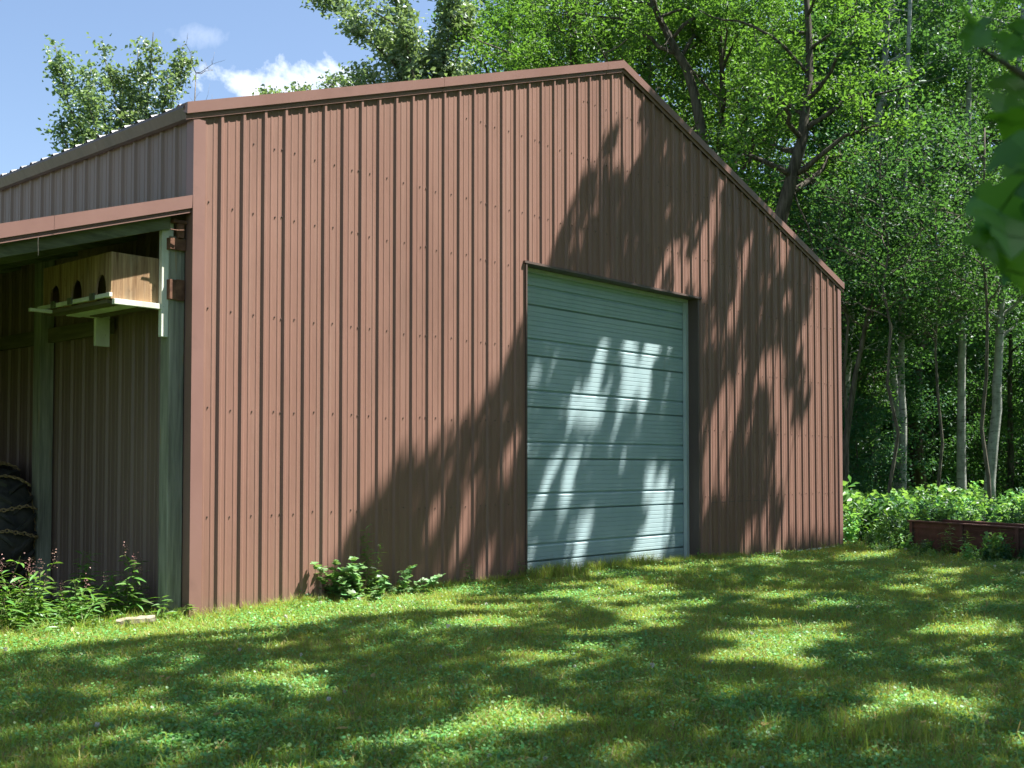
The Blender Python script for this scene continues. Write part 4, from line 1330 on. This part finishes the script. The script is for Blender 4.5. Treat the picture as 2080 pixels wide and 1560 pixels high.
def G3(x, y, dz=0.0):
    return (x, y, float(gz(x, y)) + dz)


# weeds before the lean-to
WG = 'weeds growing before the lean-to'
leafy_plant('smartweed', 'tall weed with pink flower tips, closest to the wooden post', 'weed', G3(-0.62, 0.34), LM_lance, [0.64, 0.52, 0.44, 0.38, 0.3, 0.34], 501, 0.21, 9, group=WG, flowers='petal', spread=0.10)
leafy_plant('smartweed', 'dark leafy weed standing deep in the lean-to shade', 'weed', G3(-0.86, 0.72), LM_lance, [0.62, 0.62, 0.52, 0.46, 0.36, 0.4], 502, 0.17, 11, group=WG, spread=0.09)
leafy_plant('smartweed', 'sunlit spreading weed in front of the chained tyre', 'weed', G3(-1.28, 0.62), LM_lance, [0.52, 0.48, 0.40, 0.36, 0.30, 0.26], 503, 0.22, 8, group=WG, flowers='petal', spread=0.14)
leafy_plant('smartweed', 'sunlit bushy weed at the left edge below the tyre', 'weed', G3(-1.58, 0.40), LM_lance, [0.60, 0.54, 0.48, 0.40, 0.36, 0.30], 504, 0.18, 9, group=WG, flowers='petal', spread=0.15)
leafy_plant('smartweed', 'large-leaved weed half cut by the left edge of the picture', 'weed', G3(-1.78, 0.42), LM_lance, [0.66, 0.58, 0.46, 0.38], 505, 0.25, 7, group=WG, spread=0.14)
leafy_plant('smartweed', 'low sunlit weed left of the grey plank in the grass', 'weed', G3(-1.12, 0.22), LM_lance, [0.32, 0.28, 0.24, 0.26, 0.2], 506, 0.17, 7, group=WG, spread=0.16)
leafy_plant('smartweed', 'pale weed with one long upright leaf between tyre and post', 'weed', G3(-1.0, 0.30), LM_lance, [0.42, 0.34, 0.28, 0.24], 507, 0.19, 6, group=WG, spread=0.12)
leafy_plant('smartweed', 'low weeds clustered at the far left of the sunlit strip', 'weed', G3(-1.55, 0.12), LM_lance, [0.24, 0.22, 0.2, 0.17, 0.15], 508, 0.13, 7, group=WG, spread=0.18)

leafy_plant('smartweed', 'leafy weed directly beside the foot of the wooden post', 'weed', G3(-0.50, 0.02), LM_lance, [0.22, 0.2, 0.26, 0.16], 531, 0.15, 7, group=WG, spread=0.08)
leafy_plant('smartweed', 'dense sunlit weed second from the left picture edge', 'weed', G3(-1.42, 0.36), LM_lance, [0.52, 0.48, 0.42, 0.36, 0.4, 0.3], 532, 0.19, 9, group=WG, spread=0.13, flowers='petal')
leafy_plant('smartweed', 'half-shaded weed midway between the tyre and the post', 'weed', G3(-1.10, 0.44), LM_lance, [0.46, 0.42, 0.36, 0.3, 0.26], 533, 0.18, 9, group=WG, spread=0.12)
leafy_plant('smartweed', 'dark slim weed against the lean-to wall left of the post', 'weed', G3(-0.66, 0.60), LM_lance, [0.52, 0.46, 0.42, 0.34, 0.3], 534, 0.17, 10, group=WG, spread=0.09)
# weeds standing before the trough
TG = 'weeds standing before the rusty trough'
for i, (u_, off, hs, lab) in enumerate(((0.12, -0.22, [0.42, 0.36, 0.3], 'leafy weed covering the left end of the rusty trough'), (0.62, -0.30, [0.3, 0.26, 0.22, 0.2], 'low weed before the left panel of the rusty trough'),
                                       (1.10, -0.20, [0.56, 0.48, 0.42, 0.3], 'tall weed hiding the first stiffener of the rusty trough'), (1.62, -0.28, [0.48, 0.42, 0.34], 'weed before the middle of the rusty trough'),
                                       (2.12, -0.18, [0.52, 0.44, 0.4, 0.36], 'weed before the rusty trough near the right picture edge'))):
    leafy_plant('goldenrod', lab, 'weed', G3(ta[0] + tdir[0] * u_ - tdir[1] * off, ta[1] + tdir[1] * u_ + tdir[0] * off), LM_lance, hs, 540 + i, 0.15, 10, group=TG, spread=0.10)

# the lobed-leaf bush and its neighbours at the foot of the wall
BG = 'plants at the foot of the barn wall'
leafy_plant('currant_bush', 'rounded bush with pale lobed leaves against the brown wall', 'bush', G3(1.32, -0.20), LM_lobed, [0.46, 0.44, 0.40, 0.36, 0.32, 0.28, 0.22, 0.40, 0.34, 0.26, 0.3, 0.2, 0.24, 0.16, 0.36, 0.42], 511, 0.10, 13, 'cane', BG, spread=0.21, r=0.004)
leafy_plant('currant_bush', 'smaller lobed-leaf bush right of the pale rounded one', 'bush', G3(1.92, -0.14), LM_lobed, [0.36, 0.32, 0.28, 0.22, 0.34, 0.2, 0.24], 512, 0.09, 11, 'cane', BG, spread=0.18, r=0.0035)
leafy_plant('goldenrod', 'tall dark narrow-leaved weed rising behind the lobed bush', 'weed', G3(1.62, -0.10), LM_lance, [0.76, 0.70, 0.64, 0.58, 0.5], 513, 0.10, 18, group=BG, spread=0.05, r=0.003)
leafy_plant('goldenrod', 'small upright leafy weed at the wall left of the door', 'weed', G3(2.98, -0.10), LM_lance, [0.36, 0.28, 0.22], 514, 0.09, 12, group=BG, spread=0.05)
leafy_plant('wall_weed', 'low broad-leaved weed just left of the door jamb', 'weed', G3(3.62, -0.10), LM_oval, [0.20, 0.16, 0.14], 515, 0.09, 5, group=BG, spread=0.10)
leafy_plant('wall_weed', 'dark leafy weed tucked against the left door jamb', 'weed', G3(3.88, -0.09), LM_lance, [0.26, 0.22, 0.2], 516, 0.10, 7, group=BG, spread=0.08)
leafy_plant('wall_weed', 'low weed between the small bush and the upright weed', 'weed', G3(2.42, -0.10), LM_oval, [0.2, 0.17, 0.15, 0.12], 517, 0.06, 6, group=BG, spread=0.12)
leafy_plant('wall_weed', 'small leafy weed at the bottom right corner of the door', 'weed', G3(7.52, -0.08), LM_oval, [0.22, 0.17, 0.13], 518, 0.07, 6, group=BG, spread=0.07)
leafy_plant('wall_weed', 'pale low weeds at the wall left of the lobed bush', 'weed', G3(0.62, -0.12), LM_lance, [0.16, 0.13, 0.12, 0.1], 519, 0.08, 7, group=BG, spread=0.18)
# bare canes that stick out of the bush
g = np.random.default_rng(3)
for (x0, y0, x1, z1, lab) in ((1.20, -0.18, 1.42, 0.66, 'dry bent cane rising left out of the lobed bush'), (1.78, -0.14, 2.12, 0.44, 'dry cane slanting right above the small bush')):
    b = np.array(G3(x0, y0))
    P = wander(np.zeros(3), np.array([x1 - x0, 0.05, z1]), 7, 0.02, g)
    P[-1] += np.array([-0.05, 0, 0.02])
    mb = MB(); mb.tube(P, np.linspace(0.004, 0.0015, 7), 5)
    o = mb.build('dry_cane', M['cane']); o.location = b
    tag(o, lab, 'cane', BG)

# sapling and weeds standing in the lawn
leafy_plant('lawn_seedling', 'spindly yellowish seedling standing alone in the right lawn', 'seedling', G3(*ground_at(1985, 15.2)[:2]), LM_oval, [0.34], 521, 0.07, 9, group=None, spread=0.04)
leafy_plant('lawn_seedling', 'seedling cut by the right picture edge below the trough', 'seedling', G3(*ground_at(2072, 13.2)[:2]), LM_oval, [0.26, 0.22, 0.2], 522, 0.08, 7, group=None, spread=0.08)

# grey plank lying in the grass
pl = MB()
g = np.random.default_rng(8)
n = 9
top_, bot_ = [], []
for i in range(n):
    x = 0.30 * i / (n - 1) - 0.15
    wv = 0.05 + 0.008 * g.normal()
    for yy, zz in ((-wv, 0.0), (-wv * 0.9, 0.034 + 0.004 * g.normal()), (wv * 0.85, 0.038 + 0.004 * g.normal()), (wv, 0.0)):
        top_.append((x, yy, zz))
pl.add(top_, [(i * 4 + q, i * 4 + (q + 1) % 4, (i + 1) * 4 + (q + 1) % 4, (i + 1) * 4 + q) for i in range(n - 1) for q in range(4)] + [(0, 1, 2, 3), tuple(4 * (n - 1) + q for q in (3, 2, 1, 0))])
plk = pl.build('plank_scrap', M['stone'])
plk.location = G3(-0.80, -0.06, 0.055); plk.rotation_euler = (0.05, -0.06, -0.55)
tag(plk, 'weathered grey scrap of plank lying in the sunlit grass by the post', 'plank')

# ------------------------------------------------------------------ maple branch hanging in from the right, close to the camera
g = np.random.default_rng(41)
mb_base = ground_at(2560, 2.2)
mt = thing('maple_tree', 'close blurred maple branch with broad dark leaves hanging in at the right edge', 'tree', mb_base)
trunk = wander(np.array([0, 0, -0.2]), np.array([0.1, 0.05, 4.2]), 9, 0.02, g)
mb = MB(); mb.tube(trunk, np.linspace(0.075, 0.03, 9), 9); mb.build('trunk', M['bark_mid'], mt, smooth=True)
NF = 0.66
BR = [[(2560, 420, 3.3), (2280, 250, 2.7), (2090, 160, 2.55), (1985, 95, 2.5)], [(2560, 700, 3.3), (2260, 560, 2.6), (2110, 490, 2.5), (2040, 470, 2.45)], [(2560, 560, 3.3), (2250, 380, 2.6), (2100, 330, 2.55)], [(2560, 300, 3.3), (2260, 60, 2.7), (2100, 40, 2.6)]]
for br in BR:
    Q = np.array([at(q[0], q[1], q[2] * NF) for q in br]) - mb_base
    Q[0] = trunk[np.abs(trunk[:, 2] - Q[0][2]).argmin()]
    mb = MB(); mb.tube(Q, np.linspace(0.013, 0.003, len(Q)), 6); mb.build('branch', M['bark'], mt, smooth=True)
for (px, py, dep, s) in [(1965, 30, 2.5, .115), (2020, 28, 2.55, .115), (2070, 70, 2.5, .12), (2055, 95, 2.6, .10), (2040, 215, 2.5, .08), (2068, 180, 2.5, .12), (2060, 250, 2.45, .10),
                         (2075, 300, 2.5, .12), (2070, 345, 2.5, .10), (2060, 385, 2.45, .11), (2035, 430, 2.4, .115), (2075, 440, 2.45, .13), (2050, 475, 2.4, .13), (2025, 505, 2.4, .11), (2070, 520, 2.4, .14), (2035, 545, 2.4, .12),
                         (2075, 560, 2.45, .10), (2110, 400, 2.5, .13), (2120, 500, 2.5, .14), (2120, 250, 2.6, .13), (2130, 120, 2.6, .13), (2110, 20, 2.6, .12), (2150, 340, 2.6, .13), (2160, 580, 2.6, .13), (2170, 450, 2.7, .13), (1990, 75, 2.55, .07), (2170, 60, 2.7, .13), (2180, 200, 2.7, .13)]:
    p = at(px, py, dep * NF + g.normal() * 0.04) - mb_base
    s = s * NF * 1.05
    o = bpy.data.objects.new('leaf', LM_maple); COL.objects.link(o)
    d = np.array([g.normal() * .7 - .35, g.normal() * .7 - 0.1, -0.55 + g.normal() * .3])
    view = unit(CAM - (p + mb_base))
    orient(o, p - unit(d) * s * 0.5, d, view * 0.6 + np.array([g.normal() * .5, g.normal() * .5, 0.7]), s, mt)

# ------------------------------------------------------------------ lawn: tufts, clover and rosettes strewn over the ground
tcol = bpy.data.collections.new('lawn_templates')


def blades(seed, n, hmin, hmax, wid, spread, lean, mats, dry=0.0):
    g = np.random.default_rng(seed)
    V, F, mi = [], [], []
    for k in range(n):
        b = np.array([g.normal() * spread, g.normal() * spread, -0.01])
        hgt = g.uniform(hmin, hmax)
        a = g.uniform(0, 2 * PI)
        out = np.array([math.cos(a), math.sin(a), 0]) * lean * hgt * g.uniform(0.2, 1.3)
        s = np.array([-math.sin(a + g.normal() * .6), math.cos(a + g.normal() * .6), 0]) * wid * 0.5 * g.uniform(.7, 1.3)
        m1 = b + out * 0.35 + np.array([0, 0, hgt * 0.6])
        t = b + out + np.array([0, 0, hgt * g.uniform(0.8, 1.0)])
        i = len(V)
        V += [b - s, b + s, m1 + s * 0.8, m1 - s * 0.8, t]
        F += [(i, i + 1, i + 2, i + 3), (i + 3, i + 2, i + 4)]
        q = 1 if g.uniform() < dry else 0
        mi += [q, q]
    me = bpy.data.meshes.new('tuft')
    me.from_pydata([tuple(map(float, v)) for v in V], [], F)
    for m_ in mats: me.materials.append(M[m_])
    me.polygons.foreach_set('material_index', mi)
    me.update()
    return me


def rosette(seed, n, lo, hi, aspect, spread, height, mat):
    g = np.random.default_rng(seed)
    P = np.stack([g.normal(size=n) * spread, g.normal(size=n) * spread, g.uniform(0.2, 1, n) * height], 1)
    d = unit(g.normal(size=(n, 3)) * np.array([1, 1, 0.25]))
    me_ = []
    V, F = [], []
    for k in range(n):
        L = g.uniform(lo, hi)
        nn_ = unit(np.array([g.normal() * .35, g.normal() * .35, 1.0]))
        w_ = unit(np.cross(d[k], nn_)) * L * aspect * 0.5
        i = len(V)
        V += [P[k], P[k] + d[k] * L * .35 + w_ + nn_ * L * .06, P[k] + d[k] * L * .75 + w_ * .8, P[k] + d[k] * L, P[k] + d[k] * L * .75 - w_ * .8, P[k] + d[k] * L * .35 - w_ + nn_ * L * .06]
        F += [(i, i + 1, i + 2, i + 3), (i, i + 3, i + 4, i + 5)]
    me = bpy.data.meshes.new('rosette')
    me.from_pydata([tuple(map(float, v)) for v in V], [], F)
    me.materials.append(M[mat]); me.update()
    return me


def clover_head(seed):
    g = np.random.default_rng(seed)
    V = unit(g.normal(size=(26, 3))) * 0.009 + np.array([0, 0, 0.06])
    return leaf_mesh('clover_head', V, 0.010, M['white_petal'], g)


TEMPL = []
for i in range(5):
    TEMPL.append(('grass', blades(600 + i, 34, 0.025, 0.075, 0.0040, 0.050, 0.8, ['grass', 'dry'], 0.15)))
for i in range(4):
    TEMPL.append(('clover', rosette(620 + i, 30, 0.008, 0.019, 0.85, 0.050, 0.045, 'clover')))
for i in range(2):
    TEMPL.append(('weed', rosette(630 + i, 9, 0.035, 0.065, 0.5, 0.016, 0.03, 'weed')))
for i in range(3):
    TEMPL.append(('tall', blades(640 + i, 22, 0.08, 0.22, 0.0045, 0.05, 0.6, ['grass', 'dry'], 0.14)))
TEMPL.append(('head', clover_head(650)))
for i in range(2):
    TEMPL.append(('litter', rosette(660 + i, 2, 0.03, 0.06, 0.5, 0.06, 0.035, 'dry')))
# weeds for the rank growth at the wood's edge
for i in range(4):
    g = np.random.default_rng(670 + i)
    P = np.concatenate([np.stack([g.normal(size=16) * 0.05 + g.normal() * .10, g.normal(size=16) * 0.05 + g.normal() * .10, np.linspace(0.05, g.uniform(0.4, 0.75), 16)], 1) for _ in range(8)])
    TEMPL.append(('rank', leaf_mesh('rank', P, 0.12, M[('weed', 'dark_leaf', 'clover', 'dark_leaf')[i]], g, up=0.6, aspect=(0.34, 0.5, 0.7, 0.3)[i], droop=0.0)))
idx_of = {}
for i, (k, me) in enumerate(TEMPL):
    o = bpy.data.objects.new('t%02d' % i, me)
    tcol.objects.link(o)
    idx_of.setdefault(k, []).append(i)


def scatter_tree(tree_name):
    ng = bpy.data.node_groups.new(tree_name, 'GeometryNodeTree')
    ng.interface.new_socket('Geometry', in_out='INPUT', socket_type='NodeSocketGeometry')
    ng.interface.new_socket('Geometry', in_out='OUTPUT', socket_type='NodeSocketGeometry')
    gi = ng.nodes.new('NodeGroupInput'); go = ng.nodes.new('NodeGroupOutput')
    ci = ng.nodes.new('GeometryNodeCollectionInfo')
    ci.inputs['Collection'].default_value = tcol
    ci.inputs['Separate Children'].default_value = True
    ci.inputs['Reset Children'].default_value = True
    ip = ng.nodes.new('GeometryNodeInstanceOnPoints')
    ip.inputs['Pick Instance'].default_value = True

    def attr(nm, tp):
        a = ng.nodes.new('GeometryNodeInputNamedAttribute'); a.data_type = tp
        a.inputs['Name'].default_value = nm
        return a.outputs['Attribute']
    ng.links.new(gi.outputs[0], ip.inputs['Points'])
    ng.links.new(ci.outputs[0], ip.inputs['Instance'])
    ng.links.new(attr('pick', 'INT'), ip.inputs['Instance Index'])
    rot = ng.nodes.new('FunctionNodeEulerToRotation')
    ng.links.new(attr('rot', 'FLOAT_VECTOR'), rot.inputs[0])
    ng.links.new(rot.outputs[0], ip.inputs['Rotation'])
    ng.links.new(attr('scl', 'FLOAT_VECTOR'), ip.inputs['Scale'])
    ng.links.new(ip.outputs[0], go.inputs[0])
    return ng


NG = scatter_tree('scatter')


def scatter(name, P, pick, scl, label, cat):
    n = len(P)
    me = bpy.data.meshes.new(name)
    me.vertices.add(n)
    me.vertices.foreach_set('co', np.asarray(P, np.float32).ravel())
    a = me.attributes.new('pick', 'INT', 'POINT'); a.data.foreach_set('value', np.asarray(pick, np.int32))
    rot = np.stack([rng.normal(size=n) * 0.12, rng.normal(size=n) * 0.12, rng.uniform(0, 2 * PI, n)], 1).astype(np.float32)
    a = me.attributes.new('rot', 'FLOAT_VECTOR', 'POINT'); a.data.foreach_set('vector', rot.ravel())
    s3 = np.repeat(np.asarray(scl, np.float32)[:, None], 3, 1)
    a = me.attributes.new('scl', 'FLOAT_VECTOR', 'POINT'); a.data.foreach_set('vector', s3.ravel())
    o = new_obj(name, me)
    md = o.modifiers.new('scatter', 'NODES'); md.node_group = NG
    tag(o, label, cat, kind='stuff')
    return o


def depth_side(x, y):
    dx, dy = x - CAM[0], y - CAM[1]
    return dx * math.sin(YAW) + dy * math.cos(YAW), dx * math.cos(YAW) - dy * math.sin(YAW)


def patch_noise(x, y, seed=0):
    r = np.random.default_rng(seed)
    v = np.zeros_like(x)
    for k in range(7):
        f = r.uniform(0.5, 3.2); a = r.uniform(0, 2 * PI); ph = r.uniform(0, 2 * PI)
        v += np.sin(f * (x * math.cos(a) + y * math.sin(a)) * 1.7 + ph)
    return v / 7


def lawn():
    g = np.random.default_rng(21)
    Ps, Ks, Ss = [], [], []
    for (d0, d1, dens, sc) in ((3.6, 8.0, 560, 1.0), (8.0, 11.5, 400, 1.08), (11.5, 16.0, 260, 1.2), (16.0, 22.0, 130, 1.45), (22.0, 30.0, 50, 2.0)):
        wmax = d1 * 0.62 + 0.6
        area = (d1 - d0) * 2 * wmax
        n = int(area * dens)
        dd = g.uniform(d0, d1, n); ss = g.uniform(-wmax, wmax, n)
        k = np.abs(ss) < dd * 0.56 + 0.6
        dd, ss = dd[k], ss[k]
        x = CAM[0] + dd * math.sin(YAW) + ss * math.cos(YAW)
        y = CAM[1] + dd * math.cos(YAW) - ss * math.sin(YAW)
        keep = ~((x > XL - 0.03) & (x < XR + 0.03) & (y > -0.03) & (y < BL))
        keep &= ~((x > LX0) & (x < XL) & (y > 0.55) & (g.uniform(size=len(x)) < np.clip((y - 0.3) / 1.2, 0, 0.97)))
        keep &= x < 14.5 + g.normal(size=len(x))
        x, y = x[keep], y[keep]
        v = patch_noise(x, y, 5); u = g.uniform(size=len(x))
        pick = np.empty(len(x), int)
        pc = np.clip(0.40 + 0.5 * v, 0.06, 0.8)
        G_, C_, W_ = np.array(idx_of['grass']), np.array(idx_of['clover']), np.array(idx_of['weed'])
        pick[:] = G_[g.integers(0, len(G_), len(x))]
        m = u < pc; pick[m] = C_[g.integers(0, len(C_), m.sum())]
        m = u > 0.972; pick[m] = W_[g.integers(0, len(W_), m.sum())]
        m = (u > 0.9705) & (u <= 0.972); pick[m] = idx_of['head'][0]
        m = (u > 0.945) & (u <= 0.962); pick[m] = np.array(idx_of['litter'])[g.integers(0, 2, m.sum())]
        T_ = np.array(idx_of['tall'])
        m = (u > 0.930) & (u <= 0.934) & (patch_noise(x, y, 9) > 0.3) & (d0 > 10); pick[m] = T_[g.integers(0, len(T_), m.sum())]
        Ps.append(np.stack([x, y, gz(x, y)], 1)); Ks.append(pick); Ss.append(sc * g.uniform(0.7, 1.3, len(x)) * (1 + 0.25 * v))
    # longer grass along the walls, where the mower does not reach
    n = 1500
    x = np.concatenate([g.uniform(XL, 12.2, n), g.uniform(-4.2, XL, 420)]); y = np.concatenate([-0.03 - np.abs(g.normal(size=n)) * 0.07, 0.15 + g.normal(size=420) * 0.22])
    T_ = np.array(idx_of['tall'])
    Ps.append(np.stack([x, y, gz(x, y)], 1)); Ks.append(T_[g.integers(0, len(T_), len(x))])
    Ss.append(np.where((x > 4.0) & (x < 6.5), 0.95, np.where(x < XL, 0.7, np.where(x > 8.8, 0.35, 0.62))) * g.uniform(0.5, 1.2, len(x)))
    # a taller clump close to the camera
    for (px, dep, m_) in ((1760, 5.35, 16), (1830, 5.3, 14), (1560, 5.25, 8), (1900, 5.25, 10), (1700, 5.4, 10)):
        c = ground_at(px, dep)
        x = c[0] + g.normal(size=m_) * 0.12; y = c[1] + g.normal(size=m_) * 0.12
        Ps.append(np.stack([x, y, gz(x, y)], 1)); Ks.append(T_[g.integers(0, len(T_), m_)]); Ss.append(g.uniform(0.5, 0.85, m_))
    scatter('lawn_grass', np.concatenate(Ps), np.concatenate(Ks), np.concatenate(Ss), 'mown grass and clover covering the lawn before the barn', 'grass')


lawn()


def rank_growth():
    g = np.random.default_rng(31)
    Ps, Ss = [], []
    # between lawn and wood, right of the barn
    n = 7500
    px = g.uniform(1650, 2500, n); dep = g.uniform(13.5, 36, n)
    u = (px - 1040) / 2271.2
    x = CAM[0] + dep * math.sin(YAW) + dep * u * math.cos(YAW); y = CAM[1] + dep * math.cos(YAW) - dep * u * math.sin(YAW)
    # edge of the mown lawn: runs from the barn corner along the trough
    e = (x - 12.35) * (tdir[1]) - (y + 0.9) * tdir[0]
    front_ = (x - ta[0]) * (-tdir[1]) + (y - ta[1]) * tdir[0]
    k = (front_ > -0.75 + 0.2 * np.sin(3 * x + 2 * y)) & (x > 12.2) | ((front_ > -0.75 + 0.2 * np.sin(3 * x + 5 * y)) & (y < -0.6) & (x > 10.2))
    inside = ((x - ta[0]) * tdir[0] + (y - ta[1]) * tdir[1] > -0.05) & (front_ > -0.08) & (front_ < 0.68)
    k &= ~inside
    x, y, dep = x[k], y[k], dep[k]
    fr = front_[k]
    s = np.where(fr < -0.05, 0.25, np.where(fr < 0.3, 0.60, np.where(fr < 2.0, 0.66, 0.62))) * (0.35 + 1.15 * g.uniform(size=len(x)) ** 2.2) * (1 + 0.9 * patch_noise(x, y, 3))
    R_ = np.array(idx_of['rank'])
    P = np.stack([x, y, gz(x, y) - 0.02], 1)
    scatter('undergrowth', P, R_[g.integers(0, len(R_), len(x))], s, 'rank green weeds and ferns along the edge of the wood', 'undergrowth')


rank_growth()
